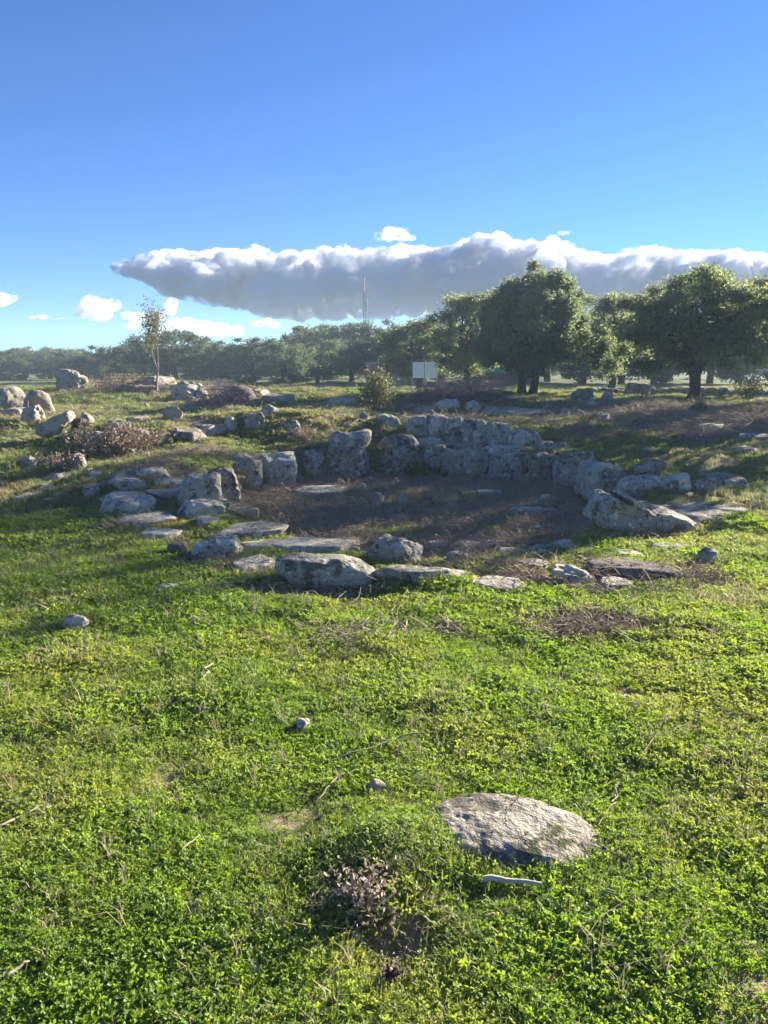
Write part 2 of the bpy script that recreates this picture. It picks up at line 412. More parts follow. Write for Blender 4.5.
def rock_mesh(name, seed, w, d, h, power, amp, cuts, sub, outline=None, tilt=0.0):
    rng = np.random.default_rng(seed)
    V, Fc = ico(sub)
    if outline is not None:
        ol = np.array(outline, float); oa = np.arctan2(ol[:, 1], ol[:, 0]); orr = np.hypot(ol[:, 0], ol[:, 1])
        k = np.argsort(oa); oa = oa[k]; orr = orr[k]
        oa = np.concatenate([oa - 2 * math.pi, oa, oa + 2 * math.pi]); orr = np.tile(orr, 3)
        th = np.arctan2(V[:, 2], V[:, 0]); rho = np.hypot(V[:, 0], V[:, 2])
        s = rho ** .4 * np.interp(th, oa, orr)
        P = np.stack([s * np.cos(th), np.sign(V[:, 1]) * np.abs(V[:, 1]) ** .8, s * np.sin(th)], -1)
    else:
        # a convex lump bounded by flat faces: sides at uneven bearings, a tilted top, a base and some chips
        n = []; c = []
        boxy = power in (12, 16)
        m = 4 if boxy else 9 if power == 6.5 else int(rng.integers(4, 7)); a0 = 0 if boxy else rng.uniform(0, 6.28)
        for i in range(m):
            j = .10 if boxy else .28
            a = a0 + (i + rng.uniform(-j, j)) * 2 * math.pi / m; n.append((math.cos(a), math.sin(a), rng.normal(.04 if boxy else .12, .10 if boxy else .22))); c.append(rng.uniform(.94, 1.0) if boxy else rng.uniform(.82, 1.0) if power == 6.5 else rng.uniform(.74, 1.0))
        tl = .07 if boxy or power in (20, 13) else .16; flat_top = power in (20, 13, 6.0001)
        n.append((rng.normal(0, tl), rng.normal(-.05, tl), 1)); c.append(rng.uniform(.6, .75) if flat_top else rng.uniform(.9, 1.0))
        n.append((0, 0, -1)); c.append(1.0)
        for i in range(cuts + 2):
            q = rng.normal(0, 1, 3); q[2] = abs(q[2]) * .9; n.append(tuple(q)); c.append(rng.uniform(1.05, 1.3) if boxy else rng.uniform(.78, 1.08))
        n = np.array(n); n /= np.linalg.norm(n, axis=1)[:, None]; c = np.array(c)
        inv = np.maximum(V @ n.T, 0) / c
        P = V / ((inv ** power).sum(1) ** (1 / power))[:, None]
        P = np.clip(P, -1.25, 1.25)
        ex = np.abs(P).max(0); P = P / ex
    o = rng.uniform(-50, 50, 3)
    S = np.array([w / 2, d / 2, h / 2])
    Q = P * S
    sc = (w * d * max(h, .3 * w)) ** (1 / 3)
    q = Q / sc
    nrm = P / (np.linalg.norm(P, axis=1)[:, None] + 1e-9)
    a1 = fbm(q * 1.7 + o, 3, seed % 97) * amp * 1.15
    rid = 1 - np.abs(fbm(q * 2.7 + o * 2, 4, seed % 89)) * 2.4
    a2 = -np.clip(rid - .5, 0, 1) * amp * .9
    a3 = fbm(q * 8 + o, 5, seed % 83, .65) * amp * .55
    lim = min(1.0, 1.6 * h / sc)
    Q = Q + nrm * ((a1 + a2 + a3) * sc * .62 * lim)[:, None]
    if tilt:
        c_, s_ = math.cos(tilt), math.sin(tilt)
        Q = np.stack([Q[:, 0] * c_ - Q[:, 2] * s_, Q[:, 1], Q[:, 0] * s_ + Q[:, 2] * c_], -1)
    me = mesh_np(name, Q, Fc, True)
    me.set_sharp_from_angle(angle=R(30))
    return me

FOOT = []     # ellipses on the ground that stones cover: x, y, rx, ry, rz
_seed = [100]
GROUPS = {'ring': 'stones of the ruined ring', 'wall': 'stones of the back wall', 'field': 'boulders and stones of the left field',
          'pit': 'loose stones on the sunken floor', 'back': 'stones on the ground behind the ruin', 'lawn': 'stones lying in the lawn'}

def stone(name, cat, box, style, mat, group, label, outline=None, dmax=60, yaw=None, tilt=0.0, dr=None, bury=None, dep=None, hmax=None, pitch=0.0):
    x0, y0, x1, y1 = box
    _seed[0] += 7; sd = _seed[0]
    rng = np.random.default_rng(sd)
    r_, power, amp, cuts, bur = STYLE[style]
    if dr: r_ = dr
    if bury is not None: bur = bury
    X, Y, Z = hit((x0 + x1) / 2, y1, dmax)
    w = (x1 - x0) / F * Y
    d = r_ * w
    ang = math.atan2(CAMZ - Z, Y)
    ext = (y1 - y0) / F * Y
    if style in ('slab', 'low') and outline is None:
        vis = min(.11 * w, .07, .4 * ext)
        d = min(max((ext - vis * math.cos(ang)) / max(math.sin(ang), .05), .3 * w), (1.4 if dr is None else dr * 1.6) * w)
        vis = max(vis, (ext - .8 * d * math.sin(ang)) / math.cos(ang) * .9)
    else:
        vis = max((ext - .55 * d * math.sin(ang)) / math.cos(ang), .3 * w)
    if hmax: vis = min(vis, hmax); d = min((ext - vis * math.cos(ang)) / math.sin(ang), 1.2 * w)
    full = vis / (1 - bur)
    cy = Y + d * .42
    zc = h1(X, cy) if style not in ('wall',) else Z
    zb = min(Z, zc) if style not in ('low', 'flat') else .5 * (Z + zc)
    k = 1.5 if style in ('slab', 'low') else 1.32 if style == 'flat' else 1.16 if style == 'wall' else 1.16 if style == 'round' else 1.05
    sub = 6 if (x1 - x0) > 140 else 5 if (x1 - x0) > 70 else 4 if (x1 - x0) > 16 else 3
    me = rock_mesh(name, sd, w * k, d * k, full * (1.0 if style in ('slab', 'low') else k), power, amp, cuts, sub, outline, tilt)
    o = link(name, me, MAT[mat], None, (X, cy, zb + vis - full / 2 + (.025 if style in ('slab', 'low') else .008 if style == 'flat' else 0)))
    o.rotation_euler = (pitch, 0, (rng.uniform(-.15, .15) if style in ('wall', 'block') else rng.uniform(-.35, .35)) if yaw is None else yaw)
    tag(o, label, cat, GROUPS[group], 'thing')
    FOOT.append((X, cy, w * .5, d * .5))
    return o

S = stone
# --- the rock and stones in the lawn
S('rock', 'rock', (434, 787, 600, 861), 'flat', 'spotted', 'lawn', 'large flat cream speckled rock sunk in the grass nearest the camera', yaw=-.15, hmax=.04, tilt=-.05, pitch=.06)
S('stone', 'stone', (364, 779, 388, 792), 'pebble', 'pale', 'lawn', 'small pale stone in the lawn beside the forked dry twig')
S('stone', 'stone', (292, 718, 311, 732), 'pebble', 'pale', 'lawn', 'small white stone in the lawn above the long curved stick')
S('stone', 'stone', (58, 612, 87, 630), 'pebble', 'pale', 'lawn', 'white angular stone alone in the shaded lawn left of the ruin')
S('stone', 'stone', (346, 933, 362, 946), 'pebble', 'pale', 'lawn', 'tiny whitish stone below the withered plant in the near lawn')
S('stone', 'stone', (424, 688, 452, 697), 'flat', 'tan', 'lawn', 'buried stone showing a thin brown edge in the middle of the lawn', hmax=.012)
S('stone', 'stone', (160, 583, 178, 592), 'low', 'pale', 'lawn', 'small flat pale stone in shade below the brown squared block')
S('stone', 'stone', (182, 614, 204, 624), 'flat', 'tan', 'lawn', 'low brownish stone half hidden at the shadow edge of the lawn', hmax=.015)
# --- ring, left arm
S('stone_slab', 'stone', (94, 483, 141, 516), 'slab', 'pale', 'ring', 'long curved pale slab at the left outer end of the ring', dr=1.2, yaw=.5)
S('stone', 'stone', (104, 475, 136, 487), 'low', 'pale', 'ring', 'rounded pale stone behind the curved slab at the ring end')
S('stone', 'stone', (79, 484, 100, 494), 'low', 'grey', 'ring', 'small grey stone outside the ring left of the curved slab')
S('stone_slab', 'stone', (118, 511, 164, 527), 'slab', 'pale', 'ring', 'flat pale slab on the outer grass below the curved slab')
S('stone_slab', 'stone', (153, 487, 190, 499), 'slab', 'pale', 'ring', 'thin light slab lying on top of the grassy left arm', dr=.6)
S('stone_block', 'stone', (178, 474, 216, 506), 'wall', 'grey', 'ring', 'lichen grey block leaning at the inner face of the left arm')
S('stone_block', 'stone', (202, 468, 237, 496), 'wall', 'grey', 'ring', 'grey block with dark inner face between the leaning block and long corner stone')
S('stone_block', 'stone', (228, 456, 260, 491), 'wall', 'grey', 'ring', 'tall dark faced block of the left arm next to the corner stone')
S('stone_block', 'stone', (248, 453, 294, 484), 'wall', 'pale', 'ring', 'long corner stone with white top where the left arm meets the bank')
S('rock', 'rock', (166, 500, 225, 520), 'chunk', 'pale', 'ring', 'humped pale rock at the tip of the left arm by the pit floor', dr=.8)
S('stone_slab', 'stone', (215, 519, 278, 539), 'slab', 'grey', 'ring', 'wide flat grey slab edging the pit on its front left side', dr=.8)
S('stone_slab', 'stone', (139, 528, 176, 540), 'slab', 'pale', 'ring', 'narrow pale slab in the grass left of the brown squared block', dr=.5)
S('stone', 'stone', (186, 536, 242, 562), 'chunk', 'pale', 'ring', 'white sloping stone right of the brown squared block', dr=.7)
S('stone_block', 'stone', (166, 542, 187, 556), 'block', 'brown', 'ring', 'small squared brown block in the grass outside the ring', yaw=.3)
S('stone', 'stone', (232, 552, 271, 572), 'low', 'grey', 'ring', 'broken mottled lichen stone low in the grass left of the half round slab')
S('stone', 'stone', (100, 497, 118, 505), 'low', 'pale', 'ring', 'small pale stone lying on the curved slab side of the grassy arm')
S('stone', 'stone', (136, 468, 160, 477), 'low', 'pale', 'ring', 'low white stone at the back edge of the grassy left arm')
S('stone', 'stone', (190, 484, 202, 492), 'low', 'grey', 'ring', 'small stone on the turf behind the leaning grey block')
# --- ring, front arc
o = S('rock', 'rock', (275, 553, 376, 592), 'block', 'grey', 'ring', 'half round grey slab standing on edge at the front of the ruin', dr=.42, bury=.05, yaw=.05,
      outline=[(-1, .62), (-.93, .9), (-.5, .98), (0, .9), (.45, .72), (.8, .32), (1, -.12), (.94, -.5), (.5, -.72), (.05, -.6), (-.35, -.75), (-.62, -.55), (-.85, -.05)])
S('stone', 'stone', (290, 588, 313, 599), 'pebble', 'grey', 'ring', 'small wedge stone under the half round slab', dmax=6)
S('stone_slab', 'stone', (268, 536, 338, 552), 'slab', 'pale', 'ring', 'long ragged pale slab just behind the half round slab', dr=.6)
S('rock', 'rock', (360, 535, 433, 564), 'chunk', 'pale', 'ring', 'big pale wedge rock in the middle of the front arc', dr=.7, tilt=-.1)
S('stone', 'stone', (345, 546, 362, 554), 'pebble', 'pale', 'ring', 'small pale stone touching the left side of the big wedge rock')
S('stone_slab', 'stone', (384, 566, 444, 579), 'low', 'pale', 'ring', 'buried slab with pale top on the grassy hump right of the half round slab', dr=.6)
S('stone', 'stone', (445, 549, 473, 563), 'chunk', 'pale', 'ring', 'square white stone right of the big wedge rock', yaw=.4)
S('stone', 'stone', (456, 540, 483, 551), 'slab', 'pale', 'ring', 'flat whitish stone behind the square white one')
S('stone', 'stone', (505, 545, 531, 556), 'low', 'pale', 'ring', 'pale stone at the left of a pair on the front right of the pit')
S('stone', 'stone', (529, 543, 562, 555), 'low', 'grey', 'ring', 'grey flat stone at the right of a pair on the front right of the pit')
S('stone', 'stone', (551, 567, 604, 586), 'chunk', 'pale', 'ring', 'bright white low stone in sunlit grass right of the front arc', dr=.7, bury=.35)
S('stone_slab', 'stone', (592, 558, 676, 580), 'low', 'brown', 'ring', 'long half buried slab with soil banked along its front', dr=.5)
S('stone', 'stone', (696, 546, 724, 566), 'chunk', 'pale', 'ring', 'leaning pale stone in the grass right of the long half buried slab', tilt=-.3)
S('stone', 'stone', (480, 576, 524, 592), 'low', 'pale', 'ring', 'pale stone with a soil crust below the pair on the front right')
S('stone', 'stone', (463, 578, 486, 587), 'low', 'pale', 'ring', 'small light stone left of the soil crusted one')
S('stone', 'stone', (620, 550, 645, 560), 'low', 'pale', 'ring', 'low stone behind the left end of the long half buried slab')
# --- smaller stones that fill the rim
S('stone', 'stone', (142, 499, 159, 506), 'slab', 'pale', 'ring', 'small flat stone in the turf right of the curved slab')
S('stone', 'stone', (152, 478, 172, 485), 'slab', 'pale', 'ring', 'thin flat stone in the turf behind the light slab of the left arm')
S('stone', 'stone', (38, 482, 56, 489), 'slab', 'grey', 'ring', 'flat grey stone in the grass far out left of the ring')
S('stone', 'stone', (43, 498, 56, 504), 'slab', 'pale', 'ring', 'small pale flat stone in shaded grass below the far out grey one')
S('stone', 'stone', (176, 573, 189, 581), 'low', 'pale', 'ring', 'little pale stone in the tall grass below the brown squared block')
S('stone', 'stone', (86, 470, 102, 477), 'slab', 'grey', 'ring', 'flat grey stone in the turf behind the ring end')
S('stone_slab', 'stone', (112, 503, 138, 512), 'slab', 'pale', 'ring', 'broken pale slab between the curved slab and the flat outer one')
S('stone_slab', 'stone', (168, 479, 192, 488), 'slab', 'pale', 'ring', 'white flat slab on the turf left of the leaning grey block')
S('stone', 'stone', (208, 498, 226, 507), 'slab', 'pale', 'ring', 'flat stone at the inner foot of the leaning grey block')
S('stone_slab', 'stone', (226, 505, 248, 514), 'slab', 'grey', 'ring', 'grey flat slab on the pit edge behind the wide flat one')
S('stone', 'stone', (196, 518, 216, 527), 'slab', 'pale', 'ring', 'pale flat stone between the humped rock and the white sloping stone')
S('stone', 'stone', (242, 541, 268, 551), 'slab', 'pale', 'ring', 'pale flat stone right of the white sloping stone')
S('stone', 'stone', (334, 538, 360, 547), 'slab', 'pale', 'ring', 'flat stone bridging the ragged slab and the big wedge rock')
S('stone', 'stone', (428, 540, 452, 549), 'slab', 'pale', 'ring', 'flat pale stone at the back right of the big wedge rock')
S('stone', 'stone', (484, 540, 506, 548), 'slab', 'pale', 'ring', 'flat stone closing the gap left of the front right pair')
S('stone', 'stone', (558, 540, 582, 549), 'slab', 'pale', 'ring', 'flat pale stone right of the front right pair')
S('stone', 'stone', (660, 544, 690, 552), 'slab', 'pale', 'ring', 'flat pale stone in the grass left of the leaning pale stone')
S('stone', 'stone', (524, 560, 552, 569), 'slab', 'pale', 'ring', 'flat pale stone in the trodden earth left of the bright white one')
S('stone', 'stone', (604, 580, 634, 590), 'slab', 'tan', 'ring', 'tan flat stone in the earth under the long half buried slab')
S('stone', 'stone', (440, 570, 464, 579), 'slab', 'pale', 'ring', 'flat stone right of the grassy hump slab')
S('stone', 'stone', (270, 470, 300, 480), 'slab', 'grey', 'ring', 'flat grey stone at the foot of the long corner stone')
S('stone', 'stone', (478, 489, 503, 496), 'slab', 'pale', 'pit', 'line of pale flat stone at the foot of the back wall')
S('stone', 'stone', (495, 531, 509, 538), 'pebble', 'pale', 'pit', 'white stone in the litter below the long pale slab')
S('stone', 'stone', (528, 489, 537, 495), 'pebble', 'tan', 'pit', 'tan stone at the back of the pit left of the leaning one')
S('stone', 'stone', (306, 512, 316, 519), 'pebble', 'tan', 'pit', 'tan stone in the litter left of the white one')
S('stone', 'stone', (452, 524, 463, 531), 'pebble', 'pale', 'pit', 'pale stone at the front of the pit behind the square white stone')
S('stone', 'stone', (346, 496, 356, 502), 'pebble', 'grey', 'pit', 'grey stone at the right end of the bedrock slab')
# --- ring, right side
S('rock', 'rock', (598, 488, 702, 536), 'chunk', 'grey', 'ring', 'largest grey rock of the ring with a pointed left peak on the right side', dr=.7, bury=.05, yaw=0,
  outline=[(-1, -.4), (-.96, .3), (-.78, .95), (-.5, .98), (-.28, .45), (0, .30), (.35, .25), (.7, .0), (1, -.45), (.95, -.8), (.5, -.9), (0, -.9), (-.6, -.9)])
S('stone_slab', 'stone', (662, 502, 736, 521), 'slab', 'grey', 'ring', 'flat tail slab running right from the largest grey rock', dr=.6)
S('rock', 'rock', (586, 463, 630, 497), 'wall', 'pale', 'ring', 'pale split rock standing behind the largest grey rock', tilt=-.15)
S('stone_block', 'stone', (628, 474, 660, 490), 'low', 'grey', 'ring', 'dark low block right of the pale split rock', dr=.7)
S('stone', 'stone', (632, 459, 671, 476), 'chunk', 'grey', 'ring', 'two toned grey stone in the shaded grass behind the ring')
S('stone_block', 'stone', (656, 474, 698, 492), 'chunk', 'pale', 'ring', 'pale topped block on the outer right of the ring')
S('stone_block', 'stone', (694, 477, 720, 493), 'chunk', 'grey', 'ring', 'grey blunt block beside the pale topped block')
S('stone', 'stone', (722, 505, 748, 515), 'low', 'grey', 'ring', 'small grey stone in the grass beyond the flat tail slab')
S('stone', 'stone', (715, 470, 748, 488), 'low', 'mossy', 'ring', 'mossy low stone in the grass at the far right of the ring')
# --- back wall, lower course
S('stone_block', 'stone', (330, 446, 368, 478), 'wall', 'mossy', 'wall', 'mossy lower block under the square capped stone at the wall left end')
S('stone_block', 'stone', (329, 431, 368, 454), 'wall', 'grey', 'wall', 'square capped stone resting at the left end of the back wall', dep=1)
S('rock', 'rock', (371, 429, 428, 478), 'round', 'mossy', 'wall', 'biggest round lichen boulder in the back wall', bury=.05)
S('stone', 'stone', (356, 455, 370, 472), 'chunk', 'grey', 'wall', 'narrow upright stone squeezed left of the round boulder')
S('stone_block', 'stone', (426, 446, 446, 477), 'wall', 'mossy', 'wall', 'mossy narrow block right of the round boulder')
S('stone_block', 'stone', (442, 449, 470, 478), 'wall', 'grey', 'wall', 'dark overhanging block in the middle of the lower course')
S('stone_block', 'stone', (466, 449, 492, 480), 'wall', 'mossy', 'wall', 'rough brownish block right of the dark overhanging one')
S('stone_block', 'stone', (488, 452, 530, 482), 'wall', 'grey', 'wall', 'wide weathered block with rounded top in the lower course')
S('stone_block', 'stone', (526, 453, 562, 484), 'wall', 'mossy', 'wall', 'bulging block toward the right end of the lower course')
S('rock', 'rock', (558, 452, 592, 488), 'wall', 'grey', 'wall', 'last tall rock at the right end of the lower course')
S('stone', 'stone', (296, 447, 325, 473), 'round', 'grey', 'wall', 'rounded stone between the corner stone and the square capped stone')
S('stone_slab', 'stone', (428, 439, 478, 449), 'slab', 'grey', 'wall', 'thin ledge slab lying between the two courses', dr=.5, dmax=13.0)
S('stone_slab', 'stone', (486, 443, 530, 453), 'slab', 'grey', 'wall', 'flat dusty slab on the ledge below the spotted boulder', dr=.5, dmax=13.0)
S('stone', 'stone', (418, 436, 440, 446), 'slab', 'pale', 'wall', 'small light slab beside the top of the round boulder', dmax=13.0)
# --- back wall, upper course
S('stone_block', 'stone', (408, 415, 431, 435), 'wall', 'pale', 'wall', 'first pale block at the left of the upper course', dmax=13.6)
S('stone_block', 'stone', (428, 416, 448, 439), 'wall', 'pale', 'wall', 'pale cleft block second in the upper course', dmax=13.6)
S('stone_block', 'stone', (445, 418, 465, 441), 'wall', 'grey', 'wall', 'upright grey block in the middle of the upper course', dmax=13.6)
S('stone_block', 'stone', (461, 421, 488, 444), 'wall', 'grey', 'wall', 'dark block with sunlit rim in the upper course', dmax=13.6)
S('stone_block', 'stone', (485, 424, 511, 446), 'wall', 'grey', 'wall', 'pitted grey block beside the spotted boulder', dmax=13.6)
S('rock', 'rock', (508, 426, 545, 450), 'round', 'grey', 'wall', 'white spotted boulder at the right end of the upper course', dmax=13.6)
S('stone', 'stone', (542, 436, 566, 451), 'low', 'mossy', 'wall', 'moss covered hump right of the white spotted boulder', dmax=13.6)
# --- left bank and field
S('stone', 'stone', (283, 420, 304, 442), 'chunk', 'tan', 'field', 'upright buff stone on the grassy bank above the pit')
S('stone', 'stone', (243, 411, 265, 429), 'chunk', 'pale', 'field', 'white blotched stone on the bank left of the upright buff stone')
S('stone', 'stone', (258, 404, 279, 416), 'round', 'tan', 'field', 'rounded buff stone on the bank behind the white blotched one')
S('stone', 'stone', (221, 417, 238, 432), 'chunk', 'pale', 'field', 'pale stone with flat front left of the white blotched one')
S('stone_slab', 'stone', (197, 421, 220, 434), 'slab', 'pale', 'field', 'tilted pale slab on the bank left of the flat fronted stone')
S('stone_slab', 'stone', (173, 426, 199, 439), 'slab', 'grey', 'field', 'flat grey slab above the ditch on the left bank')
S('stone', 'stone', (161, 406, 182, 421), 'chunk', 'tan', 'field', 'pointed buff stone alone in bright grass in the left field')
S('stone', 'stone', (180, 402, 194, 411), 'pebble', 'tan', 'field', 'small buff stone behind the pointed buff stone')
S('stone', 'stone', (124, 415, 142, 424), 'low', 'tan', 'field', 'low tan stone in bright grass left of the pointed one')
S('boulder', 'boulder', (-14, 377, 21, 404), 'round', 'tan', 'field', 'big buff boulder cut by the left frame edge', dmax=18, bury=.02)
S('boulder', 'boulder', (18, 383, 48, 407), 'round', 'tan', 'field', 'round buff boulder beside the one cut by the frame', dmax=17.5)
S('boulder', 'boulder', (-2, 402, 23, 417), 'block', 'tan', 'field', 'low squarish buff rock below the two round boulders', dmax=16)
S('boulder', 'boulder', (20, 404, 44, 422), 'chunk', 'tan', 'field', 'grey faced rock with sunlit right side below the round boulder', dmax=15.5)
S('stone_slab', 'stone', (34, 412, 71, 438), 'chunk', 'tan', 'field', 'long slanting buff slab rising to the right in the left field', yaw=0, dr=.6, bury=.02, outline=[(-1, -.75), (-.95, -.35), (-.3, .25), (.3, .75), (.75, 1), (1, .6), (.75, .1), (.4, -.25), (0, -.7), (-.5, -.95)])
S('stone', 'stone', (68, 417, 87, 433), 'chunk', 'brown', 'field', 'dark stone at the high end of the slanting slab')
S('stone', 'stone', (76, 413, 93, 425), 'pebble', 'pale', 'field', 'pale stone just behind the dark stone')
S('boulder', 'boulder', (53, 360, 83, 381), 'chunk', 'tan', 'field', 'isolated boulder on the skyline mound with sunlit right face', dmax=24, bury=.05)
S('stone', 'stone', (105, 419, 126, 431), 'low', 'tan', 'field', 'tan stone at the top of the bramble mound')
S('rock', 'rock', (79, 431, 108, 449), 'chunk', 'grey', 'field', 'grey rock at the left foot of the bramble mound')
S('stone', 'stone', (126, 428, 150, 441), 'round', 'tan', 'field', 'tan rock poking from the middle of the bramble mound')
S('rock', 'rock', (57, 454, 87, 472), 'chunk', 'grey', 'field', 'dark grey rock in shaded grass below the bramble mound')
S('stone', 'stone', (14, 456, 36, 469), 'pebble', 'tan', 'field', 'tan stone in the grass near the left frame edge')
S('stone', 'stone', (46, 473, 66, 480), 'low', 'grey', 'field', 'flat stone in the grass under the dark grey rock')
S('stone', 'stone', (20, 492, 38, 500), 'low', 'grey', 'field', 'small low stone in shaded grass left of the ring')
S('rock', 'rock', (166, 378, 209, 399), 'chunk', 'grey', 'field', 'jumbled grey outcrop at the foot of the thin young tree', dmax=22)
S('rock', 'rock', (216, 384, 251, 403), 'round', 'brown', 'field', 'dark domed outcrop right of the young tree', dmax=22)
S('stone', 'stone', (249, 385, 266, 394), 'low', 'pale', 'field', 'pale low stone right of the dark domed outcrop', dmax=23)
S('stone', 'stone', (263, 388, 287, 398), 'low', 'tan', 'field', 'flat buff stone further right of the dark domed outcrop', dmax=22)
S('stone', 'stone', (314, 381, 329, 389), 'low', 'pale', 'field', 'pale stone on the far grass in front of the wood', dmax=28)
S('stone_slab', 'stone', (326, 397, 354, 405), 'slab', 'pale', 'field', 'flat pale slab in far grass left of the leafy shrub', dmax=22)
S('stone', 'stone', (120, 380, 150, 392), 'low', 'brown', 'field', 'brown stone low in the dry mound left of the young tree', dmax=23)
S('stone', 'stone', (138, 374, 166, 385), 'low', 'tan', 'field', 'ledge of tan rock on the mound crest beside the young tree', dmax=25)
S('stone', 'stone', (356, 411, 371, 421), 'pebble', 'grey', 'field', 'grey stone in front of the leafy shrub')
S('stone', 'stone', (380, 413, 399, 423), 'low', 'grey', 'field', 'low stone at the right foot of the leafy shrub')
# --- behind the ruin, right
S('stone', 'stone', (435, 398, 462, 409), 'round', 'pale', 'back', 'rounded pale stone in front of the brushwood heap', dmax=19)
S('stone', 'stone', (464, 401, 484, 411), 'round', 'grey', 'back', 'small rounded stone right of the pale one by the brushwood', dmax=19)
S('rock', 'rock', (488, 399, 542, 416), 'low', 'tan', 'back', 'broad low rock hump in front of the double trunk oak', dmax=19, dr=.5, hmax=.12)
S('stone', 'stone', (414, 405, 434, 413), 'low', 'grey', 'back', 'grey low stone left of the rounded pale stone', dmax=19)
S('stone', 'stone', (586, 400, 600, 408), 'round', 'pale', 'back', 'pale round stone on the dry strip right of the oak', dmax=21)
S('stone', 'stone', (630, 403, 642, 409), 'pebble', 'pale', 'back', 'white stone on the dry strip between the two big trees', dmax=21)
S('stone_slab', 'stone', (566, 408, 582, 414), 'slab', 'tan', 'back', 'tan flat stone at the left end of the dry strip', dmax=19)
S('stone', 'stone', (598, 413, 612, 420), 'low', 'pale', 'back', 'pale stone in the near part of the dry strip')
S('stone', 'stone', (683, 410, 694, 416), 'pebble', 'pale', 'back', 'round stone by the small sunlit bush under the tree', dmax=21)
S('stone_slab', 'stone', (703, 423, 726, 428), 'slab', 'pale', 'back', 'thin light slab in the right grass')
S('stone', 'stone', (600, 436, 609, 443), 'pebble', 'grey', 'back', 'single grey stone in the shaded green slope')
S('stone', 'stone', (643, 447, 653, 453), 'pebble', 'pale', 'back', 'small white stone low on the shaded green slope')
S('stone', 'stone', (750, 431, 768, 440), 'low', 'pale', 'back', 'pale stone in the right grass at the frame edge')
S('stone', 'stone', (742, 447, 758, 453), 'low', 'pale', 'back', 'flat pale stone below the one at the right frame edge')
S('rock', 'rock', (572, 387, 598, 402), 'chunk', 'mossy', 'back', 'large grey rock in shade behind the right branches of the oak', dmax=30)  # mossy colour here stands in for the shadow over the rock
S('rock', 'rock', (626, 383, 649, 397), 'block', 'grey', 'back', 'pale grey block under the trees behind the dry strip', dmax=32)
S('stone', 'stone', (648, 386, 662, 397), 'chunk', 'grey', 'back', 'small grey rock next to the pale block under the trees', dmax=32)
S('stone', 'stone', (602, 390, 616, 401), 'chunk', 'grey', 'back', 'shaded stone between the grey rock and pale block', dmax=30)
# --- pit floor
S('stone_slab', 'stone', (507, 504, 566, 518), 'block', 'pale', 'pit', 'long pale slab lying on the right of the pit floor', dr=.42, yaw=.02, hmax=.11)
S('stone', 'stone', (539, 492, 560, 503), 'pebble', 'pale', 'pit', 'leaning pale stone behind the long slab in the pit')
S('stone_slab', 'stone', (287, 484, 346, 498), 'low', 'grey', 'pit', 'flat grey bedrock slab on the left of the pit floor', dr=.8)
S('stone', 'stone', (359, 483, 367, 490), 'pebble', 'pale', 'pit', 'smallest white stone at the back of the pit floor')
S('stone', 'stone', (372, 491, 386, 504), 'pebble', 'pale', 'pit', 'bluish white stone in the middle of the pit floor')
S('stone', 'stone', (397, 494, 409, 505), 'pebble', 'tan', 'pit', 'cream rounded stone right of the bluish white one')
S('stone', 'stone', (422, 495, 436, 503), 'pebble', 'brown', 'pit', 'brown stone right of the cream rounded one')
S('stone', 'stone', (330, 506, 342, 514), 'pebble', 'pale', 'pit', 'white stone left of centre in the pit litter')
S('stone', 'stone', (247, 508, 259, 521), 'block', 'tan', 'pit', 'small upright stone beside the wide flat grey slab')
S('stone', 'stone', (364, 517, 372, 525), 'pebble', 'pale', 'pit', 'little white stone in the litter behind the wedge rock')
S('stone', 'stone', (421, 517, 430, 525), 'pebble', 'tan', 'pit', 'little tan stone right of the white one behind the wedge rock')
S('stone', 'stone', (436, 516, 444, 523), 'pebble', 'brown', 'pit', 'little brown stone at the right of the tan one in the litter')
S('stone', 'stone', (467, 505, 476, 511), 'pebble', 'tan', 'pit', 'small tan stone left of the long pale slab')
S('stone', 'stone', (590, 529, 602, 537), 'pebble', 'pale', 'pit', 'white stone at the left foot of the largest grey rock')
S('stone', 'stone', (392, 509, 402, 514), 'pebble', 'grey', 'pit', 'flat grey stone below the cream rounded one')

# ------------------------------------------------------------------ trees
def frames(n, rng, up=.5):
    nz = rng.normal(0, 1, (n, 3)); nz[:, 2] += up * rng.choice([1, 1, -.3], n); nz /= np.linalg.norm(nz, axis=1)[:, None]
    a = rng.normal(0, 1, (n, 3)); u = np.cross(nz, a); u /= np.linalg.norm(u, axis=1)[:, None]
    return u, np.cross(nz, u), nz

def leaf_mesh(name, C, size, rng, tint, aspect=.55, up=.5):
    """one folded diamond per leaf"""
    n = len(C); u, v, w = frames(n, rng, up)
    s = (size * rng.uniform(.7, 1.3, n))[:, None]
    V = np.stack([C - u * s * .5, C + v * s * aspect * .5 + w * s * .08, C + u * s * .5, C - v * s * aspect * .5 + w * s * .08], 1).reshape(-1, 3)
    Fc = np.arange(n * 4).reshape(-1, 4)
    return mesh_np(name, V, Fc, False, {'tint': ('FACE', np.clip(tint, 0, 1))})

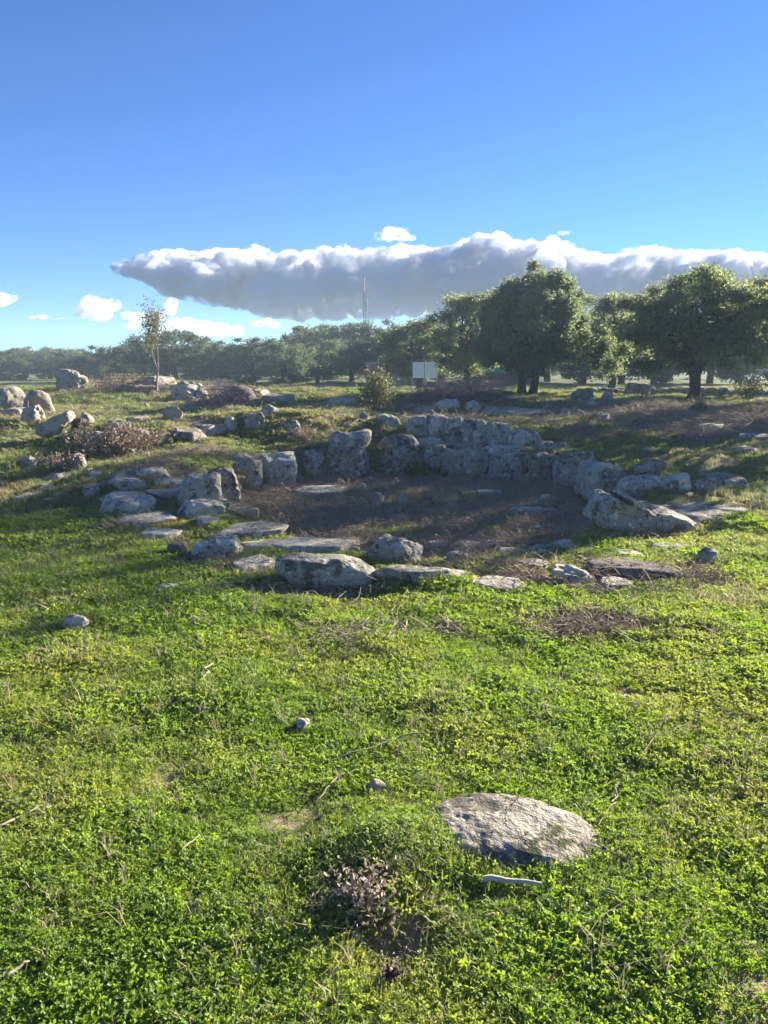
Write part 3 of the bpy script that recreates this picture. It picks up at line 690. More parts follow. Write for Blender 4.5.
def tree_meshes(seed, Ht, Rx, zb, nclump, nleaf, leaf, stems, squash=1.0, extra=(), clump_r=.2, lean=(0, 0)):
    rng = np.random.default_rng(seed)
    cz = (zb + Ht) / 2; sz = (Ht - zb) / 2
    dirs = rng.normal(0, 1, (nclump, 3)); dirs /= np.linalg.norm(dirs, axis=1)[:, None]
    fr = rng.uniform(.35, 1, nclump) ** .45
    wob = 1 + .30 * fbm(dirs * 1.5 + seed, 2, seed) + .10 * rng.normal(0, 1, nclump)
    CC = dirs * (fr * wob * .86)[:, None] * np.array([Rx, Rx * squash, sz]) + np.array([lean[0], lean[1], cz])
    CC[:, 2] = np.maximum(CC[:, 2], zb + .1 * Rx * rng.uniform(0, 1, nclump))
    # narrower below: crown base rounded
    if len(extra): CC = np.concatenate([CC, np.array(extra, float)])
    nC = len(CC)
    cr = Rx * clump_r * rng.uniform(.65, 1.35, nC)
    ct = rng.uniform(0, 1, nC)
    T = Tubes()
    tops = []
    for st in stems:   # st: list of points with radius
        p = np.array(st, float)
        t = np.linspace(0, 1, len(p)); tt = np.linspace(0, 1, 9)
        q = np.stack([np.interp(tt, t, p[:, k]) for k in range(4)], -1)
        q[1:, :2] += rng.normal(0, .03 * Rx / 2.5, (8, 2))
        q[0, 3] *= 1.35
        T.add(q[:, :3], q[:, 3], 10)
        tops.append(q)
    for i in range(nC):
        if rng.random() < .62:
            q = tops[rng.integers(len(tops))]
            k = rng.integers(4, 9)
            T.add(bend(q[k, :3], CC[i], 7, .16, rng, -.04), np.linspace(q[k, 3] * .5, .012 * Rx / 2.5, 7), 5)
            for _ in range(2):
                e = CC[i] + rng.normal(0, .6, 3) * cr[i]
                T.add(bend(CC[i], e, 4, .12, rng), np.linspace(.012 * Rx / 2.5, .005, 4), 3)
    share = cr ** 2; share /= share.sum()
    idx = rng.choice(nC, nleaf, p=share)
    g = rng.normal(0, 1, (nleaf, 3)); g /= np.linalg.norm(g, axis=1)[:, None]
    rr = rng.uniform(0, 1, nleaf) ** .5 * (1 + .25 * rng.normal(0, 1, nleaf))
    P = CC[idx] + g * (rr * cr[idx])[:, None] * np.array([1, 1, .72])
    top = np.percentile(P[:, 2], 99.7); zs = (Ht - zb) / (top - zb)
    xs = Rx / np.percentile(np.abs(P[:, 0] - lean[0]), 98.5)
    def fit(q):
        q = q.copy(); q[:, 2] = np.where(q[:, 2] > zb, zb + (q[:, 2] - zb) * zs, q[:, 2]); q[:, :2] *= np.clip(q[:, 2:3] / max(zb, .3), 0, 1) * (xs - 1) + 1
        return q
    P = fit(P); T.V = [fit(v) for v in T.V]; trunk = T.mesh('trunk')
    crown = leaf_mesh('crown', P, leaf, rng, .55 * ct[idx] + .6 * rng.uniform(0, 1, nleaf) ** 2)
    return trunk, crown

def tree(name, meshes, loc, rz, s, label, group, mats=('bark', 'oak'), cat='tree'):
    e = empty(name, loc, rz); e.scale = s if isinstance(s, tuple) else (s, s, s)
    tag(e, label, cat, group)
    tm, cm = meshes
    if not tm.materials: tm.materials.append(MAT[mats[0]])
    if not cm.materials: cm.materials.append(MAT[mats[1]])
    link('trunk', tm, None, e); link('crown', cm, None, e)
    return e

GT = 'oaks behind the ruin'
def topz(py, d): return CAMZ - d * math.tan(PITCH + math.atan((py - 512) / F))
def on(px, d, sink=.04):
    x, y, z = at(px, d); return (x, y, z - sink)

# main oak with two trunks, its low right skirt nearly touching the ground
D = 27.0; p = on(527, D); Ht = topz(271, D) - p[2]
ex = [(1.35 + .25 * i + RNG.normal(0, .2), -.9 + RNG.normal(0, .4), 1.15 + .35 * (i % 4) + RNG.normal(0, .15)) for i in range(10)]
m = tree_meshes(3, Ht, 2.5, .72, 150, 60000, .11, [[(-.25, 0, 0, .17), (-.35, .1, .9, .14), (-.7, .3, 2.2, .10), (-.9, .3, 3.2, .05)],
                                             [(.1, .0, 0, .16), (.35, 0, .8, .13), (.6, -.2, 2.0, .10), (.5, .1, 3.4, .05)]], 1.0, ex, .15)
tree('oak_tree', m, p, 0, 1, 'tallest broad oak with two dark trunks forking at the ground behind the ruin', GT)
D = 33.0; p = on(468, D); Ht = topz(293, D) - p[2]
m = tree_meshes(4, Ht, 1.8, .6, 90, 28000, .11, [[(0, 0, 0, .13), (-.1, .1, 1.2, .1), (.2, 0, 2.6, .05)]])
tree('oak_tree', m, p, 0, 1, 'dark oak half hidden behind the left side of the double trunk oak', GT)
D = 31.0; p = on(609, D); Ht = topz(295, D) - p[2]
m = tree_meshes(5, Ht, 1.5, .6, 80, 24000, .10, [[(0, 0, 0, .14), (.05, .1, 1.0, .11), (-.1, 0, 2.4, .05)]])
tree('oak_tree', m, p, 0, 1, 'slim shaded oak standing between the two large oaks', GT)
D = 24.5; p = on(690, D); Ht = topz(272, D) - p[2]
m = tree_meshes(6, Ht, 2.2, .9, 140, 52000, .10, [[(0, 0, 0, .17), (.02, 0, .9, .14), (-.3, .1, 2.0, .10), (-.5, .2, 3.0, .05)],
                                              [(0, 0, .8, .12), (.45, 0, 1.8, .09), (.7, -.2, 2.7, .05)]], 1.0, [(1.5, -.5, 1.2), (1.7, -.2, 1.5), (1.85, -.4, 1.7), (-1.6, -.6, 1.1), (-1.3, -.8, 1.05), (1.2, -.9, 1.3)], .15)
tree('oak_tree', m, p, 0, 1, 'wide oak on one straight trunk at the right of the picture', GT)
D = 27.5; p = on(790, D); Ht = topz(262, D) - p[2]
m = tree_meshes(8, Ht, 1.7, 1.2, 70, 22000, .09, [[(0, 0, 0, .15), (-.05, 0, 1.3, .12), (.2, .1, 3.0, .05)]])
tree('oak_tree', m, p, 0, 1, 'oak cut off by the right frame edge', GT)
D = 40.0; p = on(418, D); Ht = topz(321, D) - p[2]
m = tree_meshes(9, Ht, 1.9, .5, 80, 22000, .13, [[(0, 0, 0, .14), (.1, 0, 1.2, .1), (-.1, 0, 2.4, .05)]])
tree('oak_tree', m, p, 0, 1, 'bushy oak rising behind the white sign boards', GT)

# far wood: a handful of meshes, every tree an object
FAR = [tree_meshes(20 + i, 4.1, 2.1 + .15 * i, .12, 52, 13000, .17, [[(0, 0, 0, .16), (.1 * i - .2, 0, 1.3, .11), (.2 - .1 * i, .1, 2.6, .05)]], .9, (), .20) for i in range(4)]
GW = 'trees of the far wood'
FARSPEC = [  # px, distance, py of the top, width factor, label
    (8, 62, 351, .9, 'leftmost rounded tree of the far wood behind the two boulders'),
    (32, 66, 349, .9, 'low grey tree second from the left in the far wood'),
    (55, 70, 351, .85, 'low tree far behind the skyline boulder'),
    (82, 66, 352, .9, 'low tree just right of the skyline boulder'),
    (106, 64, 347, .9, 'rounded low tree between skyline boulder and thin young tree'),
    (128, 66, 349, .8, 'small rounded tree left of the thin young tree'),
    (148, 56, 341, .9, 'dusky tree directly behind the thin young tree'),
    (180, 50, 331, 1.0, 'tall dark rounded tree right of the thin young tree'),
    (206, 52, 338, .8, 'tree with sunlit right side next to the dark rounded one'),
    (232, 58, 342, .8, 'shaded tree left of the sunlit bushy one'),
    (254, 52, 338, .9, 'dense bushy tree in the middle left of the wood'),
    (284, 46, 343, .75, 'low sunlit bushy tree in front of the wood'),
    (302, 60, 329, 1.0, 'higher tree behind the low sunlit bushy one'),
    (318, 50, 340, .7, 'small tree right of the low sunlit bushy one'),
    (330, 64, 325, 1.0, 'high topped tree left of the lattice mast'),
    (352, 58, 324, 1.0, 'high topped tree below the lattice mast'),
    (372, 54, 333, .9, 'tree behind the leafy shrub'),
    (392, 58, 322, .9, 'tall tree between mast and white boards'),
    (404, 47, 337, .8, 'darker tree left of the white boards'),
    (440, 56, 318, .95, 'tree in the gap left of the double trunk oak'),
    (500, 55, 318, 1.0, 'shaded tree seen under the left of the double trunk oak'),
    (545, 58, 320, 1.0, 'tree seen beneath the middle of the double trunk oak'),
    (580, 50, 318, .9, 'tree in the dark gap right of the double trunk oak'),
    (618, 52, 312, .95, 'hazy tree behind the slim shaded oak'),
    (650, 47, 310, .9, 'hazy tree behind the left of the wide oak'),
    (705, 56, 312, .9, 'hazy tree behind the trunk of the wide oak'),
    (735, 48, 306, .95, 'hazy tree filling the gap right of the wide oak'),
    (775, 52, 305, 1.0, 'hazy tree at the right frame edge behind the steel post')]
PLACES = ['behind the boulders at the left frame edge', 'behind the skyline boulder', 'right of the skyline boulder', 'behind the dry mound', 'behind the thin young tree', 'behind the dark domed outcrop',
          'left of the sunlit bushy tree', 'behind the sunlit bushy tree', 'behind the lattice mast foot', 'behind the leafy shrub', 'behind the plastered hut', 'behind the white boards',
          'behind the tarpaulin fence', 'behind the trunks of the double trunk oak', 'behind the grey rock under the oak', 'behind the pale block under the trees', 'left of the trunk of the wide oak', 'right of the trunk of the wide oak', 'behind the airy shrub', 'behind the steel post']
for i, pl in enumerate(PLACES):
    px = -8 + 41 * i
    FARSPEC.append((px, 78 + 6 * math.sin(i * 2.1), 351 - 4 * math.sin(i * 1.3) if px < 240 else 338 + 5 * math.sin(i * 1.9), 1.1, 'tree in the rearmost row of the wood, ' + pl))
for i, (px, d, py, wf, lab) in enumerate(FARSPEC):
    p = on(px, d, .1); hgt = max(1.5, topz(py, d) - p[2])
    s = hgt / 4.1
    tree('oak_tree', FAR[i % 4], p, i * 2.4, (max(s, .9) * wf * 1.15, max(s, .9) * wf * 1.15, s), lab, GW, ('bark', 'oak2'))
# tall trees standing right of the picture, the ones that shade the ruin
SHADE = [(12.9, 19.6, 7.6, 2.25, 1.7, 'tallest of the oaks standing outside the picture to the right'),
         (9.6, 14.3, 3.7, 1.15, .7, 'small bushy oak standing outside the picture to the right'),
         (16.6, 25.1, 8.4, 1.8, 3.6, 'farthest of the oaks standing outside the picture to the right')]
for i, (x, y, hh, rr, zb, lab) in enumerate(SHADE):
    tree('oak_tree', tree_meshes(40 + i, hh, rr, zb, 80, int(900 * rr), .17, [[(0, 0, 0, .22), (.1, 0, 2.0, .17), (-.2, .1, hh * .62, .08)]], 1., (), .22), (x, y, h1(x, y) - .05), i * 1.7, 1, lab, 'tall oaks beside the meadow')

# thin young tree on the mound
p = on(158, 23.5); Ht = topz(303, 23.5) - p[2]
T = Tubes(); rng = np.random.default_rng(5)
trunk_pts = np.array([(0, 0, -.1), (.05, 0, .25), (.09, 0, .55), (.02, .02, .85), (-.04, 0, 1.1), (-.06, 0, 1.45)]) * (Ht / 2.45)
T.add(trunk_pts, [.045, .036, .03, .022, .018, .012], 7)
k2 = np.array([(.09, 0, .55), (.12, .03, .95), (.11, 0, 1.35), (.12, 0, 1.7)]) * (Ht / 2.45); T.add(k2, [.024, .018, .014, .01], 6)
tips = []
for base in (trunk_pts[-1], trunk_pts[-2], k2[-1], k2[-2], k2[-1], trunk_pts[-1], k2[-2], trunk_pts[-2], trunk_pts[-1]):
    e = base + np.array([rng.uniform(-.3, .25), rng.uniform(-.25, .25), rng.uniform(.35, .95)])
    e[2] = min(e[2], Ht * .99); T.add(bend(base, e, 6, .1, rng), np.linspace(.009, .004, 6), 4); tips.append(e); tips.append((e + base) / 2)
tips = np.array(tips)
idx = rng.integers(len(tips), size=1500)
P = tips[idx] + rng.normal(0, .13, (1500, 3))
sap = (T.mesh('trunk'), leaf_mesh('crown', P, .065, rng, rng.uniform(0, 1, 1500)))
tree('young_tree', sap, p, 0, 1, 'thin young tree with a bent pale stem and sparse crown on the mound', 'young trees', ('palebark', 'shrub'))

def shrub(name, px, py, top, half, nleaf, leaf, lab, cat='shrub', mat='shrub', seed=1, dmax=40, stems=9, spread=.8, d=None):
    x, y, z = hit(px, py, dmax) if d is None else at(px, d)
    hgt = topz(top, y) - z; r = half / F * y
    rng = np.random.default_rng(seed)
    T = Tubes(); tips = []
    for i in range(stems):
        a = rng.uniform(0, 6.28); rr = r * rng.uniform(.1, 1) * spread
        e = np.array([rr * math.cos(a), rr * math.sin(a), hgt * rng.uniform(.45, 1.0) * (1 - .4 * rr / r)])
        b = bend((rng.normal(0, .05 * r), rng.normal(0, .05 * r), -.03), e, 7, .12, rng)
        T.add(b, np.linspace(.012, .004, 7), 4); tips += [b[-1], b[-2], b[-3], b[3]]
    tips = np.array(tips); idx = rng.integers(len(tips), size=nleaf)
    P = tips[idx] + rng.normal(0, .16 * r + .03, (nleaf, 3)) * np.array([1, 1, .8]); P[:, 2] = np.clip(P[:, 2], .02, hgt)
    e = empty(name, (x, y, z)); tag(e, lab, cat)
    link('stems', T.mesh('stems'), MAT['twig' if mat in ('bramble', 'deadplant') else 'bark'], e)
    e['group'] = 'shrubs and bushes of the meadow'
    link('foliage', leaf_mesh('foliage', P, leaf, rng, rng.uniform(0, 1, nleaf)), MAT[mat], e)
    return e
shrub('shrub', 376, 413, 364, 24, 1900, .075, 'leafy olive green shrub between the wall and the wood', seed=2, stems=14)
shrub('shrub', 362, 408, 381, 9, 260, .06, 'small pale shrub at the left foot of the leafy shrub', seed=3)
shrub('shrub', 746, 406, 372, 16, 1000, .06, 'airy sunlit shrub beside the right steel post', seed=4, d=23)
shrub('bush', 699, 413, 401, 9, 380, .055, 'tiny sunlit bush at the foot of the wide oak', 'bush', seed=6, dmax=22, spread=1)
shrub('bramble', 118, 455, 424, 44, 2600, .05, 'reddish withered bramble mound on the left bank', 'bramble', 'bramble', 7, stems=40, spread=1)
shrub('bramble', 64, 470, 452, 22, 500, .045, 'low bramble around the dark grey rock', 'bramble', 'bramble', 8, stems=14, spread=1)
shrub('bramble', 305, 446, 424, 16, 700, .04, 'brown leaved bramble beside the upright buff stone', 'bramble', 'bramble', 9, stems=16, spread=1)
shrub('nettle_patch', 418, 480, 462, 14, 700, .055, 'green nettles growing below the round boulder', 'nettles', 'weed', 10, stems=14, spread=1)
shrub('nettle_patch', 440, 480, 468, 9, 260, .05, 'small nettle clump right of the other nettles', 'nettles', 'weed', 11, stems=8, spread=1)
shrub('bramble', 128, 388, 374, 30, 1300, .06, 'dry reddish scrub on the mound left of the young tree', 'bramble', 'bramble', 12, stems=30, spread=1, d=24)
shrub('dry_plant', 362, 905, 866, 30, 600, .017, 'withered brown plant in the near lawn', 'plant', 'deadplant', 13, stems=26, spread=1)
shrub('dry_plant', 392, 985, 960, 10, 170, .011, 'small pale tuft of dead stalks at the bottom of the picture', 'plant', 'straw', 14, stems=30, spread=1)

# brushwood heap
def brush(name, px, py, top, half, n, lab, seed, d=None, th=.008):
    x, y, z = hit(px, py) if d is None else at(px, d)
    hgt = topz(top, y) - z; r = half / F * y
    rng = np.random.default_rng(seed); T = Tubes()
    for i in range(n):
        a = rng.uniform(0, 6.28); q = rng.uniform(0, 1) ** .5
        c = np.array([r * q * math.cos(a), .6 * r * q * math.sin(a), 0]); c[2] = rng.uniform(.0, 1) * hgt * (1 - q * q) ** .6 * 1.25
        a2 = rng.uniform(0, 6.28); L = rng.uniform(.25, .8)
        dv = np.array([math.cos(a2), math.sin(a2), rng.normal(0, .28)]) * L / 2
        b = bend(c - dv, c + dv, 5, .16, rng); b[:, 2] = np.maximum(b[:, 2], .01)
        T.add(b, np.linspace(th * rng.uniform(.6, 1.5), th * .4, 5), 3)
    o = link(name, T.mesh(name), MAT['brush'], None, (x, y, z))
    tag(o, lab, 'brushwood', 'heaps of cut brushwood')
brush('brush_heap', 470, 408, 381, 43, 1500, 'long heap of purplish cut brushwood left of the oak trunks', 1, d=21.5)
brush('brush_heap', 430, 406, 386, 20, 450, 'smaller brushwood heap in front of the white boards', 2, d=22)
brush('brush_heap', 226, 400, 385, 20, 350, 'grey tangle of dead branches over the dark domed outcrop', 3, d=21.4)

# ------------------------------------------------------------------ built things
def box(name, c, s, mat, parent, rot=(0, 0, 0), bev=.01):
    bm = bmesh.new(); bmesh.ops.create_cube(bm, size=1)
    for v in bm.verts: v.co = Vector((v.co.x * s[0], v.co.y * s[1], v.co.z * s[2]))
    if bev: bmesh.ops.bevel(bm, geom=bm.edges[:], offset=min(bev, min(s) * .3), segments=1, affect='EDGES')
    me = bpy.data.meshes.new(name); bm.to_mesh(me); bm.free()
    o = link(name, me, MAT[mat], parent, c); o.rotation_euler = rot
    return o

D = 36.0; p = on(424, D, 0); e = empty('sign_board', p, .06); tag(e, 'pair of blank white boards on thin dark legs in front of the wood', 'sign')
zt, zbm = topz(362, D) - p[2], topz(378, D) - p[2]; bw = 11.2 / F * D
for s in (-1, 1): box('panel', (s * (bw / 2 + .025), 0, (zt + zbm) / 2), (bw, .03, zt - zbm), 'board', e)
for s in (-1, 0, 1): box('post', (s * (bw + .04), .03, zt / 2), (.05, .05, zt + .05), 'steel', e)

# green tarpaulin fence with dark boards below
D = 44.0; p = on(500, D, 0); e = empty('tarpaulin_fence', p, 0); tag(e, 'green tarpaulin fence over dark boards seen under the oak', 'fence')
w = 70 / F * D
def cloth():
    n = 40; xs = np.linspace(-w / 2, w / 2, n); zs = np.linspace(.75, 1.25, 6)
    X, Z = np.meshgrid(xs, zs); Y = .05 * np.sin(X * 4.) + .03 * np.sin(X * 11 + Z * 3)
    Zt = Z + .05 * np.sin(X * 2.3) * (Z - .75) / .5
    V = np.stack([X, Y, Zt], -1).reshape(-1, 3); V2 = V + np.array([0, .012, 0])
    i = (np.arange(5)[:, None] * n + np.arange(n - 1)[None]).ravel(); f = np.stack([i, i + 1, i + n + 1, i + n], -1)
    return mesh_np('tarpaulin', np.concatenate([V, V2]), np.concatenate([f, f[:, ::-1] + len(V)]), True)
link('tarpaulin', cloth(), MAT['greencloth'], e)
box('board_panel', (0, .12, .36), (w, .04, .68), 'darkwood', e)
for i in range(5): box('post', (-w / 2 + w * i / 4, .2, .68), (.09, .09, 1.4), 'darkwood', e)

# low plastered hut left of the boards
D = 46.0; p = on(398, D, 0); e = empty('hut', p, .1); tag(e, 'low pinkish plastered hut in shade behind the white boards', 'hut')
box('wall', (0, 1.2, .7), (3.4, 2.4, 1.4), 'render', e); box('roof', (0, 1.2, 1.44), (3.7, 2.7, .1), 'concrete', e); box('door', (.9, -.01, .5), (.6, .05, 1.0), 'darkwood', e)

# pale concrete slab path left of the boards
D = 29.0; p = on(402, D, 0); o = box('concrete_slab', (p[0], p[1], p[2] + .04), (2.6, 1.0, .14), 'concrete', None, (0, 0, .08)); tag(o, 'pale flat concrete slab lying in front of the white boards', 'slab', None, 'thing')

# steel post at the right edge
p = on(766, 23.2, .05); e = empty('fence_post', p); tag(e, 'thin pale post at the right edge beside the airy shrub', 'post')
T = Tubes(); T.add([(0, 0, 0), (0, 0, .6), (.01, 0, topz(366, 23.2) - p[2])], .028, 8); link('shaft', T.mesh('shaft'), MAT['wood'], e)
box('cap', (.01, 0, topz(365.5, 23.2) - p[2]), (.07, .07, .04), 'wood', e); box('bracket', (-.04, 0, 1.0), (.1, .03, .03), 'steel', e)

# low dry stone wall behind the dry strip
def drywall():
    rng = np.random.default_rng(9); V = []; Fc = []; n = 0
    pts = [at(px, d) for px, d in zip(np.linspace(590, 800, 60), np.linspace(27.5, 26.5, 60))]
    base = np.array(pts[30])
    for x, y, z in pts:
        for lay in range(2):
            for _ in range(2):
                v, f = ico(2); s = np.array([rng.uniform(.1, .2), rng.uniform(.1, .18), rng.uniform(.06, .11)])
                q = v / (np.sum(np.abs(v) ** 3.5, 1) ** (1 / 3.5))[:, None]
                q = q * s * (1 + .12 * fbm(v * 2 + rng.uniform(-9, 9, 3), 2, 3))[:, None]
                V.append(q + np.array([x + rng.normal(0, .05), y + rng.normal(0, .12), z + .07 + lay * .14 + rng.normal(0, .02)]) - base); Fc.append(f + n); n += len(v)
    o = link('dry_stone_wall', mesh_np('dry_stone_wall', np.concatenate(V), np.concatenate(Fc), True), MAT['grey'], None, base)
    tag(o, 'low dark dry stone wall running behind the wide oak', 'wall', None, 'thing')
drywall()

# lattice mast far behind the wood
D = 95.0; p = on(365, D, .1); e = empty('lattice_mast', p, .3); tag(e, 'thin lattice radio mast above the far wood', 'mast')
Hm = topz(277, D) - p[2]; T = Tubes(); B = Tubes(); C_ = []
n = 10
def corner(k, z): r = .42 * (1 - .78 * min(1, z / (Hm * .86))); a = k * 2.094; return np.array([r * math.cos(a), r * math.sin(a), z])
for k in range(3): T.add([corner(k, z) for z in np.linspace(0, Hm * .86, 12)], .042, 5)
for i in range(n):
    z0, z1 = Hm * .86 * i / n, Hm * .86 * (i + 1) / n
    for k in range(3):
        B.add([corner(k, z0), corner((k + 1) % 3, z1)], .011, 4); B.add([corner(k, z1), corner((k + 1) % 3, z1)], .011, 4)
link('leg_frame', T.mesh('leg_frame'), MAT['mast'], e); link('bracing', B.mesh('bracing'), MAT['mast'], e)
T = Tubes(); T.add([(0, 0, Hm * .84), (0, 0, Hm)], [.075, .05], 6); link('antenna', T.mesh('antenna'), MAT['mast'], e)
for i, z in enumerate((.70, .76)): box('aerial_panel', (.25, -.35, Hm * z), (.12, .1, .8), 'steel', e)

# ------------------------------------------------------------------ sticks, clods
def stick(px0, py0, px1, py1, rad, lab, mat='twig', name='stick', seed=0, amp=.1, lift=.03, fork=False):
    a = np.array(hit(px0, py0)); b = np.array(hit(px1, py1)); rng = np.random.default_rng(seed)
    pts = bend(a, b, 9, amp, rng); pts[:, 2] = [h1(q[0], q[1]) + lift + .003 * math.sin(i * 1.3) for i, q in enumerate(pts)]
    T = Tubes(); T.add(pts - a, np.linspace(rad, rad * .5, 9), 6)
    if fork:
        e = pts[4] + (pts[4] - a) * .5 + np.array([.05, .06, .0]); T.add(bend(pts[4], e, 5, .1, rng) - a, np.linspace(rad * .6, rad * .3, 5), 5)
    o = link(name, T.mesh(name), MAT[mat], None, tuple(a)); tag(o, lab, 'stick', 'dry sticks in the lawn')
stick(425, 739, 331, 767, .005, 'long curved dry stick left of the big cream rock', seed=1)
stick(345, 781, 318, 806, .0045, 'forked dry twig below the long curved stick', seed=2, fork=True)
stick(213, 668, 203, 690, .006, 'short dry twig standing out in the lawn left of centre', seed=3)
stick(0, 834, 46, 812, .005, 'dry stick at the left frame edge of the near lawn', seed=4)
stick(483, 889, 541, 893, .0105, 'thick bleached stick below the big cream rock', 'bone', seed=5, amp=.03, lift=.035)
stick(618, 790, 598, 832, .003, 'thin curved twig right of the big cream rock', seed=6, amp=.2)
stick(640, 762, 690, 727, .003, 'thin straw coloured stem in the right lawn', seed=7)
stick(8, 986, 30, 970, .005, 'broken pale stick in the bottom left corner', seed=8)
stick(556, 868, 500, 862, .003, 'thin twig along the lower edge of the big cream rock', seed=9)
stick(690, 716, 750, 740, .003, 'crooked thin stem at the right lawn edge', seed=10, amp=.2)
stick(182, 858, 200, 842, .003, 'thin dry stem in the left near lawn', seed=11)
stick(432, 898, 404, 868, .004, 'dark twig arching beside the withered plant', 'bark', seed=12, amp=.15, lift=.05)
stick(30, 584, 90, 572, .004, 'dry stem in the shaded lawn left of the ruin', seed=13)
stick(0, 693, 22, 688, .004, 'short dry stem at the left frame edge of the sunlit lawn', seed=14)

def clod(px, py, w, lab, mat, cat='clod', name='soil_clod'):
    x, y, z = hit(px, py); s = w / F * y
    _seed[0] += 3
    me = rock_mesh(name, _seed[0], s, s * .8, s * .7, 2.2, .4, 5, 4)
    o = link(name, me, MAT[mat], None, (x, y, z + s * .2)); tag(o, lab, cat, 'clods on the lawn')
clod(696, 776, 17, 'black knobbly dung lump in the right lawn', 'dung', 'dung', 'dung_lump')
clod(655, 672, 12, 'dark soil clod casting a short shadow in the right lawn', 'soilclod')
clod(616, 621, 14, 'round soil clod by the bare brown patch', 'soilclod')
clod(640, 607, 12, 'upper soil clod above the bare brown patch', 'soilclod')
clod(740, 590, 20, 'broad soil clod at the right edge of the lawn', 'soilclod')
clod(615, 660, 14, 'soil clod at the lower end of the bare brown patch', 'soilclod')
clod(700, 612, 12, 'small soil clod right of the bare brown patch', 'soilclod')

# ------------------------------------------------------------------ grass, litter
def hidden_collection(name):
    return bpy.data.collections.new(name)

def leaflet_clump(name, rng, n, rad, size, hgt, mat):
    """a cushion of three-lobed leaves"""
    V = []; Fc = []; tint = []; k = 0
    for i in range(n):
        a = rng.uniform(0, 6.28); r = rad * rng.uniform(0, 1) ** .5
        c = np.array([r * math.cos(a), r * math.sin(a), hgt * rng.uniform(.25, 1) * (1 - .4 * (r / rad) ** 2)])
        nrm = np.array([rng.normal(0, .8), rng.normal(0, .8), 1.0]); nrm /= np.linalg.norm(nrm)
        u = np.cross(nrm, [math.cos(a), math.sin(a), .01]); u /= np.linalg.norm(u); v = np.cross(nrm, u)
        s = size * rng.uniform(.6, 1.3); t0 = rng.uniform(0, 1); ph = rng.uniform(0, 6.28)
        for j in range(3):
            b = ph + j * 2.094; e = math.cos(b) * u + math.sin(b) * v; f = np.cross(nrm, e)
            V += [c, c + e * s * .55 + f * s * .36 + nrm * s * .16, c + e * s + nrm * s * .03, c + e * s * .55 - f * s * .36 + nrm * s * .16]
            Fc.append([k, k + 1, k + 2, k + 3]); k += 4; tint.append(t0 * .8 + rng.uniform(0, .2))
    me = mesh_np(name, np.array(V), np.array(Fc), False, {'tint': ('FACE', np.array(tint))})
    me.materials.append(MAT[mat]); return bpy.data.objects.new(name, me)

def blade_tuft(name, rng, n, rad, hgt, width, mat, lean=.6):
    V = []; Fc = []; tint = []; k = 0
    for i in range(n):
        a = rng.uniform(0, 6.28); r = rad * rng.uniform(0, 1) ** .5
        p = np.array([r * math.cos(a), r * math.sin(a), -.005])
        b = rng.uniform(0, 6.28); d = np.array([math.cos(b), math.sin(b), 0]); sd = np.array([-d[1], d[0], 0])
        L = hgt * rng.uniform(.5, 1.2); ln = lean * rng.uniform(.2, 1.2); w = width * rng.uniform(.7, 1.3)
        q1 = p + np.array([0, 0, .55 * L]) + d * ln * L * .3; q2 = p + np.array([0, 0, .9 * L * (1 - .25 * ln)]) + d * ln * L
        V += [p - sd * w, p + sd * w, q1 + sd * w * .8, q1 - sd * w * .8, q2 + sd * w * .12, q2 - sd * w * .12]
        Fc += [[k, k + 1, k + 2, k + 3], [k + 3, k + 2, k + 4, k + 5]]; k += 6
        t = rng.uniform(0, 1); tint += [t, t]
    me = mesh_np(name, np.array(V), np.array(Fc), False, {'tint': ('FACE', np.array(tint))})
    me.materials.append(MAT[mat]); return bpy.data.objects.new(name, me)

def twig_clump(name, rng, n, rad, L, th, mat):
    T = Tubes()
    for i in range(n):
        a = rng.uniform(0, 6.28); r = rad * rng.uniform(0, 1) ** .5
        p = np.array([r * math.cos(a), r * math.sin(a), rng.uniform(0, .03)]); b = rng.uniform(0, 6.28)
        e = p + np.array([math.cos(b), math.sin(b), rng.uniform(-.05, .45)]) * L * rng.uniform(.4, 1.2)
        T.add(bend(p, e, 4, .2, rng), np.linspace(th, th * .5, 4), 3)
    me = T.mesh(name); me.attributes.new('tint', 'FLOAT', 'FACE').data.foreach_set('value', np.random.default_rng(1).uniform(0, 1, len(me.polygons)).astype(np.float32))
    me.materials.append(MAT[mat]); return bpy.data.objects.new(name, me)

